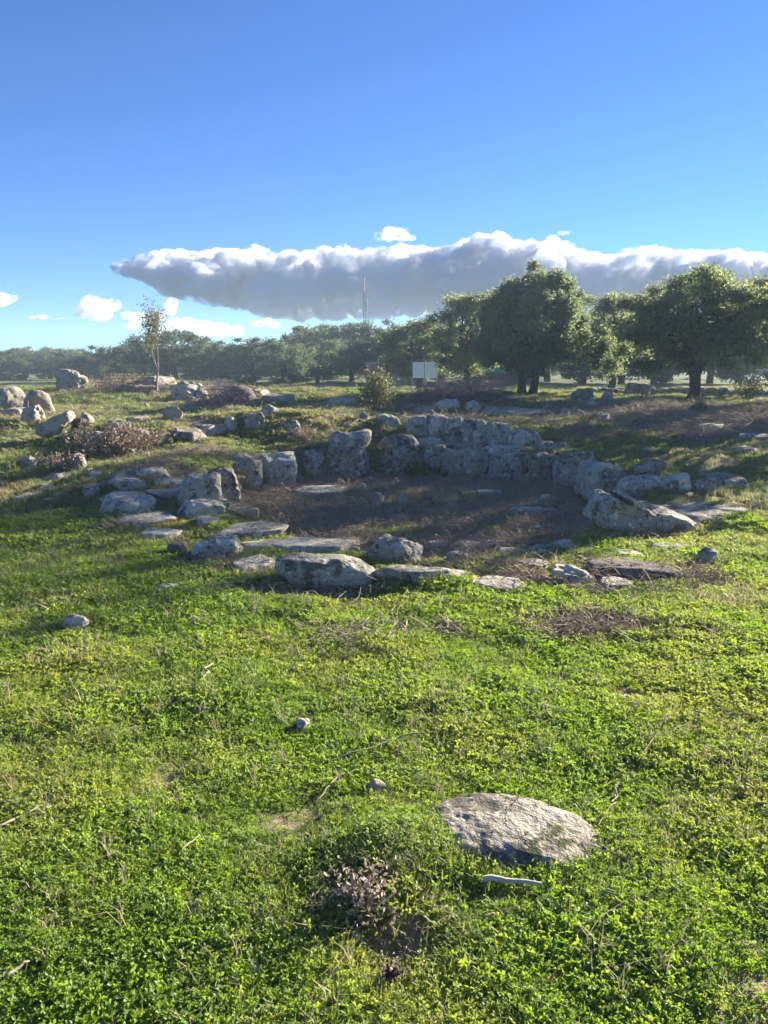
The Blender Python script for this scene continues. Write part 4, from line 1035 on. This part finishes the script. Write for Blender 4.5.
def scatter(name, label_kind, sources, P, rot, scl, idx):
    col = hidden_collection(name + ' sources')
    for s in sources: col.objects.link(s)
    me = bpy.data.meshes.new(name)
    me.vertices.add(len(P)); me.vertices.foreach_set('co', np.ascontiguousarray(P, np.float32).ravel())
    a = me.attributes.new('rot', 'FLOAT_VECTOR', 'POINT'); a.data.foreach_set('vector', np.ascontiguousarray(rot, np.float32).ravel())
    a = me.attributes.new('scl', 'FLOAT', 'POINT'); a.data.foreach_set('value', np.ascontiguousarray(scl, np.float32))
    a = me.attributes.new('idx', 'INT', 'POINT'); a.data.foreach_set('value', np.ascontiguousarray(idx, np.int32))
    o = link(name, me)
    ng = bpy.data.node_groups.new(name, 'GeometryNodeTree')
    ng.interface.new_socket('Geometry', in_out='INPUT', socket_type='NodeSocketGeometry'); ng.interface.new_socket('Geometry', in_out='OUTPUT', socket_type='NodeSocketGeometry')
    gi = ng.nodes.new('NodeGroupInput'); go = ng.nodes.new('NodeGroupOutput')
    ci = ng.nodes.new('GeometryNodeCollectionInfo'); ci.inputs['Collection'].default_value = col; ci.inputs['Separate Children'].default_value = True; ci.inputs['Reset Children'].default_value = True
    iop = ng.nodes.new('GeometryNodeInstanceOnPoints'); iop.inputs['Pick Instance'].default_value = True
    def na(n_, t):
        q = ng.nodes.new('GeometryNodeInputNamedAttribute'); q.data_type = t; q.inputs['Name'].default_value = n_; return q.outputs['Attribute']
    e2r = ng.nodes.new('FunctionNodeEulerToRotation'); ng.links.new(na('rot', 'FLOAT_VECTOR'), e2r.inputs[0])
    ng.links.new(gi.outputs[0], iop.inputs['Points']); ng.links.new(ci.outputs[0], iop.inputs['Instance'])
    ng.links.new(na('idx', 'INT'), iop.inputs['Instance Index']); ng.links.new(e2r.outputs[0], iop.inputs['Rotation']); ng.links.new(na('scl', 'FLOAT'), iop.inputs['Scale'])
    ng.links.new(iop.outputs[0], go.inputs[0])
    md = o.modifiers.new('scatter', 'NODES'); md.node_group = ng
    tag(o, kind='stuff')
    return o

FT = np.array(FOOT)
def covered(x, y, k=.97):
    m = np.zeros(x.shape, bool)
    for fx, fy, rx, ry in FT:
        m |= ((x - fx) / (rx * k)) ** 2 + ((y - fy) / (ry * k)) ** 2 < 1
    return m

def wedge(n, rng, d0, d1, power, half=R(38)):
    """points in the field of view and to both sides; density ~ d^-power"""
    q = 2 - power; u = rng.uniform(0, 1, n)
    d = (d0 ** q + u * (d1 ** q - d0 ** q)) ** (1 / q)
    a = rng.uniform(-half, half, n)
    return d * np.sin(a), d * np.cos(a), d

def make_grass():
    rng = np.random.default_rng(77)
    src = []
    for i in range(5): src.append(leaflet_clump('a%d' % i, rng, 30, .062, .0102, .026, 'clover'))          # 0-4 near cushions
    for i in range(3): src.append(blade_tuft('b%d' % i, rng, 26, .045, .040, .0012, 'blade', .8))              # 5-7 short grass
    for i in range(3): src.append(leaflet_clump('c%d' % i, rng, 30, .11, .024, .04, 'drierclover'))            # 8-10 wide cushions farther off
    for i in range(3): src.append(blade_tuft('d%d' % i, rng, 34, .09, .09, .0028, 'drierblade'))                # 11-13 taller grass
    for i in range(2): src.append(blade_tuft('e%d' % i, rng, 7, .05, .10, .0011, 'straw', 1.1))           # 14-15 straw
    Ps = []; Is = []; Ss = []
    # near lawn
    x, y, d = wedge(44000, rng, 1.1, 9.0, .9)
    x = np.concatenate([x]); soil = soil_mask(x, y)
    patch = fbm2(x, y, .5, 3, 91)
    keep = (rng.uniform(0, 1, len(x)) > soil * 1.05) & ~covered(x, y) & (rng.uniform(-1.1, .5, len(x)) < patch + .55)
    x, y, d, patch = x[keep], y[keep], d[keep], patch[keep]
    gr = fbm2(x, y, .8, 3, 93)
    i = np.where(rng.uniform(-.8, .8, len(x)) < gr - .38, rng.integers(5, 8, len(x)), rng.integers(0, 5, len(x)))
    i = np.where(rng.uniform(0, 1, len(x)) < .03, rng.integers(14, 16, len(x)), i)
    i = np.where((rng.uniform(0, 1, len(x)) < .05) & (fbm2(x, y, .6, 2, 97) > .1), rng.integers(8, 14, len(x)), i)
    s = np.where((i > 7) & (i < 14), .55, 1) * rng.uniform(.65, 1.3, len(x)) * np.clip((d / 2.6) ** .45, 1, 1.7) * (1 + .55 * patch)
    Ps.append((x, y)); Is.append(i); Ss.append(s)
    # middle and far grass
    x, y, d = wedge(52000, rng, 5.5, 46, 1.25)
    soil = soil_mask(x, y); keep = (rng.uniform(0, 1, len(x)) > soil * 1.0) & ~covered(x, y)
    x, y, d = x[keep], y[keep], d[keep]
    i = np.where(rng.uniform(-.8, .8, len(x)) < fbm2(x, y, 1.1, 3, 95), rng.integers(11, 14, len(x)), rng.integers(8, 11, len(x)))
    i = np.where(rng.uniform(0, 1, len(x)) < .025, rng.integers(14, 16, len(x)), i)
    s = rng.uniform(.55, 1.15, len(x)) * np.clip((d / 9) ** .5, .75, 1.7)
    Ps.append((x, y)); Is.append(i); Ss.append(s)
    # a hummock of long grass beside the big flat rock
    hx, hy, _ = hit(402, 862); x = hx + rng.normal(0, .17, 130); y = hy + rng.normal(0, .11, 130); keep = ~covered(x, y)
    x, y = x[keep], y[keep]; Ps.append((x, y)); Is.append(np.where(rng.uniform(0, 1, len(x)) < .4, rng.integers(8, 11, len(x)), rng.integers(11, 14, len(x)))); Ss.append(rng.uniform(.35, .75, len(x)))
    hx, hy, _ = hit(370, 900); x = hx + rng.normal(0, .12, 120); y = hy + rng.normal(0, .07, 120)
    Ps.append((x, y)); Is.append(rng.integers(14, 16, len(x))); Ss.append(rng.uniform(.35, .7, len(x)))
    # taller grass crowded against the stones
    fx = []; fy = []
    for (cx, cy, rx, ry) in FT:
        if cy > 20: continue
        n = int(14 + 60 * rx); a = rng.uniform(0, 6.28, n); k = rng.uniform(.92, 1.3, n)
        fx.append(cx + rx * k * np.cos(a)); fy.append(cy + ry * k * np.sin(a))
    x = np.concatenate(fx); y = np.concatenate(fy); keep = (rng.uniform(0, 1, len(x)) > 1.0 * soil_mask(x, y)) & ~covered(x, y, .8)
    x, y = x[keep], y[keep]
    Ps.append((x, y)); Is.append(rng.integers(11, 14, len(x))); Ss.append(rng.uniform(.4, .9, len(x)) * np.clip(np.hypot(x, y) / 6, .5, 1.1))
    x = np.concatenate([p[0] for p in Ps]); y = np.concatenate([p[1] for p in Ps]); i = np.concatenate(Is); s = np.concatenate(Ss)
    z = height(x, y)
    rot = np.stack([rng.normal(0, .12, len(x)), rng.normal(0, .12, len(x)), rng.uniform(0, 6.28, len(x))], -1)
    scatter('grass', 'stuff', src, np.stack([x, y, z - .004], -1), rot, s, i)

def make_litter():
    rng = np.random.default_rng(78)
    src = [twig_clump('a%d' % i, rng, 10, .10, .17, .0034, 'deadplant') for i in range(4)] + [twig_clump('b%d' % i, rng, 7, .10, .2, .003, 'straw') for i in range(2)]
    x = rng.uniform(-3, 4, 15000); y = rng.uniform(4.2, 13.5, 15000)
    x2 = rng.uniform(-2, 13, 11000); y2 = rng.uniform(11.5, 24, 11000)
    x3 = rng.uniform(-12, 3, 9000); y3 = rng.uniform(7, 26, 9000)
    x4 = rng.uniform(-.4, .5, 500); y4 = rng.uniform(1.6, 2.5, 500)
    x = np.concatenate([x, x2, x3, x4]); y = np.concatenate([y, y2, y3, y4])
    so = soil_mask(x, y); keep = (rng.uniform(.15, 1.1, len(x)) < so) & ~covered(x, y, .8)
    x, y = x[keep], y[keep]; n = len(x)
    i = np.where(rng.uniform(0, 1, n) < .55, rng.integers(4, 6, n), rng.integers(0, 4, n))
    rot = np.stack([rng.normal(0, .2, n), rng.normal(0, .2, n), rng.uniform(0, 6.28, n)], -1)
    sc = rng.uniform(.6, 1.3, n) * np.where(y < 3, .3, np.where(y > 14, 1.5, 1))
    scatter('dry_litter', 'stuff', src, np.stack([x, y, height(x, y)], -1), rot, sc, i)

def make_gravel():
    rng = np.random.default_rng(79); src = []
    for i in range(4):
        v, f = ico(2); me = rock_mesh('s%d' % i, 900 + i, 1, .8, .6, 2.6, .2, 6, 2); me.materials.append(MAT['pale' if i < 2 else 'tan' if i == 2 else 'grey']); src.append(bpy.data.objects.new('s%d' % i, me))
    x = np.concatenate([rng.uniform(-2.2, 3.1, 620), rng.uniform(-2, 14, 620), rng.uniform(-12, 0, 1300), rng.uniform(-4.5, 6, 2200)])
    y = np.concatenate([rng.uniform(6.8, 12.4, 620), rng.uniform(15.5, 27, 620), rng.uniform(8.5, 27, 1300), rng.uniform(5.6, 14.5, 2200)])
    so = soil_mask(x, y); ring = np.exp(-(pit_dist(x, y) / .6) ** 2) * (y > 5); keep = (rng.uniform(0, 1, len(x)) < .10 + so * .8 + .6 * ring) & ~covered(x, y)
    x, y = x[keep], y[keep]; n = len(x)
    rot = np.stack([rng.normal(0, .3, n), rng.normal(0, .3, n), rng.uniform(0, 6.28, n)], -1)
    sc = .022 + .105 * rng.uniform(0, 1, n) ** 3 * np.clip(y / 12, .4, 1.8)
    scatter('gravel', 'stuff', src, np.stack([x, y, height(x, y) + .2 * sc], -1), rot, sc, rng.integers(0, 4, n))
make_grass(); make_litter(); make_gravel()

# ------------------------------------------------------------------ clouds
CD = 6000.0
def cpoint(px, py, dd=0.0):
    r = ray(px, py); return np.array([0, 0, CAMZ]) + r / np.linalg.norm(r) * (CD + dd)
PXM = CD / F      # metres per pixel at that distance

def droplets(name, dens, col, g, lo, hi):
    m, nt, N, L = newmat(name)
    geo = nd(nt, 'ShaderNodeNewGeometry')
    n1 = noise(nt, geo.outputs['Position'], 1 / 95., 6, .68)
    mr = nd(nt, 'ShaderNodeMapRange'); mr.interpolation_type = 'SMOOTHSTEP'; L.new(n1, mr.inputs[0])
    mr.inputs[1].default_value = lo; mr.inputs[2].default_value = hi; mr.inputs[4].default_value = dens
    vs = nd(nt, 'ShaderNodeVolumePrincipled'); vs.inputs['Color'].default_value = col; vs.inputs['Absorption Color'].default_value = (0, 0, 0, 1); vs.inputs['Anisotropy'].default_value = g; L.new(mr.outputs[0], vs.inputs['Density'])
    oo = nd(nt, 'ShaderNodeOutputMaterial'); L.new(vs.outputs[0], oo.inputs['Volume'])
    return m
MAT['cloud'] = droplets('darkened cloud droplets', .034, (.80, .825, .875, 1), .15, .43, .62)  # absorbing colour puts the thick bank's shade into its droplets
MAT['cloud2'] = droplets('white cloud droplets', .026, (.97, .965, .955, 1), .05, .45, .64)
MAT['cloud'].cycles.volume_step_rate = .06; MAT['cloud2'].cycles.volume_step_rate = .5

def cloud(puffs, lab, seed, voxel=2.0, amp=7.0, mat='cloud2', far=1.0):
    """puffs: px, py, radius in px, depth offset in px, vertical squash"""
    V = []; Fc = []; n = 0
    v, f = ico(3)
    for px, py, r, dd, sq in puffs:
        c = cpoint(px, py, dd * PXM + (far - 1) * CD)
        V.append(v * r * far * PXM * np.array([1, 1.2, sq]) + c); Fc.append(f + n); n += len(v)
    V = np.concatenate(V); base = V.mean(0)
    me = mesh_np('cloud', V - base, np.concatenate(Fc))
    o = link('cloud', me, None, None, base)
    def remesh(vs_):
        md = o.modifiers.new('r', 'REMESH'); md.mode = 'VOXEL'; md.voxel_size = vs_ * PXM
        dg = bpy.context.evaluated_depsgraph_get(); ev = o.evaluated_get(dg)
        new = bpy.data.meshes.new_from_object(ev, depsgraph=dg); old = o.data; o.modifiers.clear(); o.data = new; bpy.data.meshes.remove(old)
        # drop closed pockets inside: keep only shells that are outermost (the big ones)
        bm = bmesh.new(); bm.from_mesh(new); bm.verts.ensure_lookup_table(); seen = set(); isl = []
        for v0 in bm.verts:
            if v0.index in seen: continue
            st = [v0]; seen.add(v0.index); comp = []
            while st:
                q = st.pop(); comp.append(q)
                for e in q.link_edges:
                    w_ = e.other_vert(q)
                    if w_.index not in seen: seen.add(w_.index); st.append(w_)
            isl.append(comp)
        big = max(len(c_) for c_ in isl)
        bmesh.ops.delete(bm, geom=[q for c_ in isl if len(c_) < .3 * big for q in c_], context='VERTS')
        bm.to_mesh(new); bm.free(); new.update()
        return new
    m2 = remesh(voxel)
    nv = len(m2.vertices); P = np.empty(nv * 3, np.float32); m2.vertices.foreach_get('co', P); P = P.reshape(-1, 3).astype(float)
    Nn = np.empty(nv * 3, np.float32); m2.vertices.foreach_get('normal', Nn); Nn = Nn.reshape(-1, 3)
    q = P / (20 * PXM)
    a = fbm(q, 5, seed, .62) + .8 * (.5 - np.abs(fbm(q * 1.7 + 5, 4, seed + 3, .6)))
    a = a + .38 * (.45 - np.abs(fbm(P / (6.5 * PXM) + 3, 3, seed + 7, .6)))
    P = P + Nn * (a * amp * PXM)[:, None]
    m2.vertices.foreach_set('co', P.astype(np.float32).ravel()); m2.update()
    m2 = remesh(voxel * .8)
    m2.polygons.foreach_set('use_smooth', np.ones(len(m2.polygons), bool))
    m2.materials.clear(); m2.materials.append(MAT[mat])
    tag(o, lab, 'cloud', 'clouds')
    return o

def bank():
    rng = np.random.default_rng(4)
    tx = [120, 150, 200, 250, 300, 330, 360, 400, 440, 465, 500, 530, 570, 600, 650, 700, 740, 768, 850, 930]
    ty = [266, 255, 252, 250, 253, 247, 252, 247, 249, 240, 236, 244, 249, 258, 251, 253, 256, 258, 264, 280]
    bx = [120, 170, 220, 260, 300, 400, 450, 500, 600, 700, 800, 930]
    by = [270, 288, 301, 312, 318, 314, 312, 318, 325, 330, 330, 300]
    out = []
    for px in np.arange(122, 930, 7.0):
        t, b = np.interp(px, tx, ty), np.interp(px, bx, by)
        r = min(9 + rng.uniform(0, 5), max(4, (b - t) / 2))
        out.append((px, t + r, r, rng.uniform(-25, 25), .9))
        for _ in range(3):
            r = min(rng.uniform(9, 17), max(4, (b - t) / 2)); y = rng.uniform(t + r, max(t + r + .1, b - r * .5))
            out.append((px + rng.uniform(-4, 4), y, r, rng.uniform(-60, 60), .75))
        if b - t > 30: out.append((px, (t + b) / 2, (b - t) * .33, 0, 1.0)); out.append((px, (t * .35 + b * .65), (b - t) * .26, 14, 1.0))
        out.append((px, b - 4, 7 + rng.uniform(0, 4), rng.uniform(-60, 60), .45))
    return out
cloud(bank(), 'long grey cloud bank with bright white tops across the sky', 5, 1.5, 6.5, 'cloud')
cloud([(380, 237, 5, 0, .6), (390, 234, 7, 3, .7), (402, 234, 7, -3, .7), (412, 238, 4, 0, .6)], 'small white puff above the middle of the cloud bank', 6, 1.2, 3)
cloud([(541, 249, 6, 0, .8), (552, 245, 8, 0, .9), (566, 249, 7, 0, .8)], 'bright puff on the bank above the oak', 7, 1.3, 3)
cloud([(82, 311, 7, 0, .8), (92, 305, 9, 0, .9), (103, 308, 9, 5, .8), (113, 305, 6, 0, .8), (98, 314, 12, 0, .5)], 'small separate white cloud over the left of the wood', 8, 1.3, 3, far=1.45)
cloud([(-4, 299, 9, 0, .7), (6, 299, 6, 0, .7), (14, 298, 4, 0, .6)], 'little white cloud at the left frame edge', 9, 1.2, 2.5, far=1.45)
cloud([(160, 330, 8, 0, .7), (175, 326, 9, 0, .8), (190, 327, 10, 0, .8), (205, 329, 11, 0, .7), (220, 330, 10, 0, .7), (236, 331, 8, 0, .7), (150, 332, 8, 0, .6)], 'low white cloud behind the thin young tree', 10, 1.4, 3, far=1.45)
cloud([(128, 316, 6, 0, .5), (142, 318, 9, 0, .55), (156, 316, 8, 0, .6), (170, 308, 6, 0, 1.1), (174, 302, 4, 0, 1.), (133, 326, 7, 0, .5)], 'ragged cloud left of the thin young tree', 11, 1.4, 3, far=1.45)
cloud([(256, 324, 6, 0, .6), (266, 322, 6, 0, .7), (275, 325, 5, 0, .6)], 'tiny white cloud under the bank left of the mast', 12, 1.2, 2.5, far=1.45)
cloud([(32, 318, 4, 0, .35), (42, 317, 5, 0, .35), (54, 318, 5, 0, .35), (62, 318, 3, 0, .35)], 'thin grey streak of cloud at the left', 13, 1.0, 1.2, far=1.45)
cloud([(562, 233, 4, 0, .5), (569, 232, 4, 0, .5)], 'faint wisp of cloud above the oak', 14, 1.0, 1.2)

# ------------------------------------------------------------------ haze
def haze():
    bm = bmesh.new(); bmesh.ops.create_cube(bm, size=1); me = bpy.data.meshes.new('haze')
    x0, x1, y0, y1, z0, z1 = -246, 246, -76, 256, -3.0, 14.0
    for v in bm.verts: v.co = Vector((x0 if v.co.x < 0 else x1, y0 if v.co.y < 0 else y1, z0 if v.co.z < 0 else z1))
    bm.to_mesh(me); bm.free()
    m, nt, N, L = newmat('thin air')
    pv = nd(nt, 'ShaderNodeVolumePrincipled'); pv.inputs['Color'].default_value = (.66, .83, 1, 1); pv.inputs['Density'].default_value = HAZE; pv.inputs['Anisotropy'].default_value = .1
    o = nd(nt, 'ShaderNodeOutputMaterial'); L.new(pv.outputs[0], o.inputs['Volume'])
    tag(link('haze', me, m), kind='stuff')
HAZE = .0013
haze()

# ------------------------------------------------------------------ light
AZ, EL = R(50), R(16.5)
w = bpy.data.worlds.new('World'); scene.world = w; w.use_nodes = True
nt = w.node_tree; nt.nodes.clear()
sky = nt.nodes.new('ShaderNodeTexSky'); sky.sky_type = 'NISHITA'; sky.sun_disc = False
sky.sun_elevation = EL; sky.sun_rotation = AZ; sky.air_density = .8; sky.dust_density = 0.0; sky.ozone_density = 4.0; sky.altitude = 300
bg = nt.nodes.new('ShaderNodeBackground'); bg.inputs[1].default_value = .054
out = nt.nodes.new('ShaderNodeOutputWorld'); tint = mixc(nt, 1.0, sky.outputs[0], (.39, .575, .835), 'MULTIPLY'); nt.links.new(tint, bg.inputs[0]); nt.links.new(bg.outputs[0], out.inputs[0])
sd = bpy.data.lights.new('sun', 'SUN'); sd.energy = 5.0; sd.angle = R(.5); sd.color = (1, .93, .80)
so = bpy.data.objects.new('sun', sd); COL.objects.link(so)
Sv = Vector((math.sin(AZ) * math.cos(EL), math.cos(AZ) * math.cos(EL), math.sin(EL)))
so.rotation_euler = Sv.to_track_quat('Z', 'Y').to_euler(); so.location = (30, 30, 40)

scene.view_settings.view_transform = 'Standard'; scene.view_settings.look = 'None'; scene.view_settings.gamma = 1; scene.view_settings.use_curve_mapping = False
scene.view_settings.exposure = 2.2
c = scene.cycles
c.use_denoising = True
try: c.denoiser = 'OPENIMAGEDENOISE'
except Exception: pass
c.max_bounces = 10; c.diffuse_bounces = 3; c.glossy_bounces = 2; c.transmission_bounces = 4; c.volume_bounces = 6; c.transparent_max_bounces = 8
c.use_adaptive_sampling = True; c.adaptive_threshold = .02; c.sample_clamp_indirect = 6; c.caustics_reflective = False; c.caustics_refractive = False
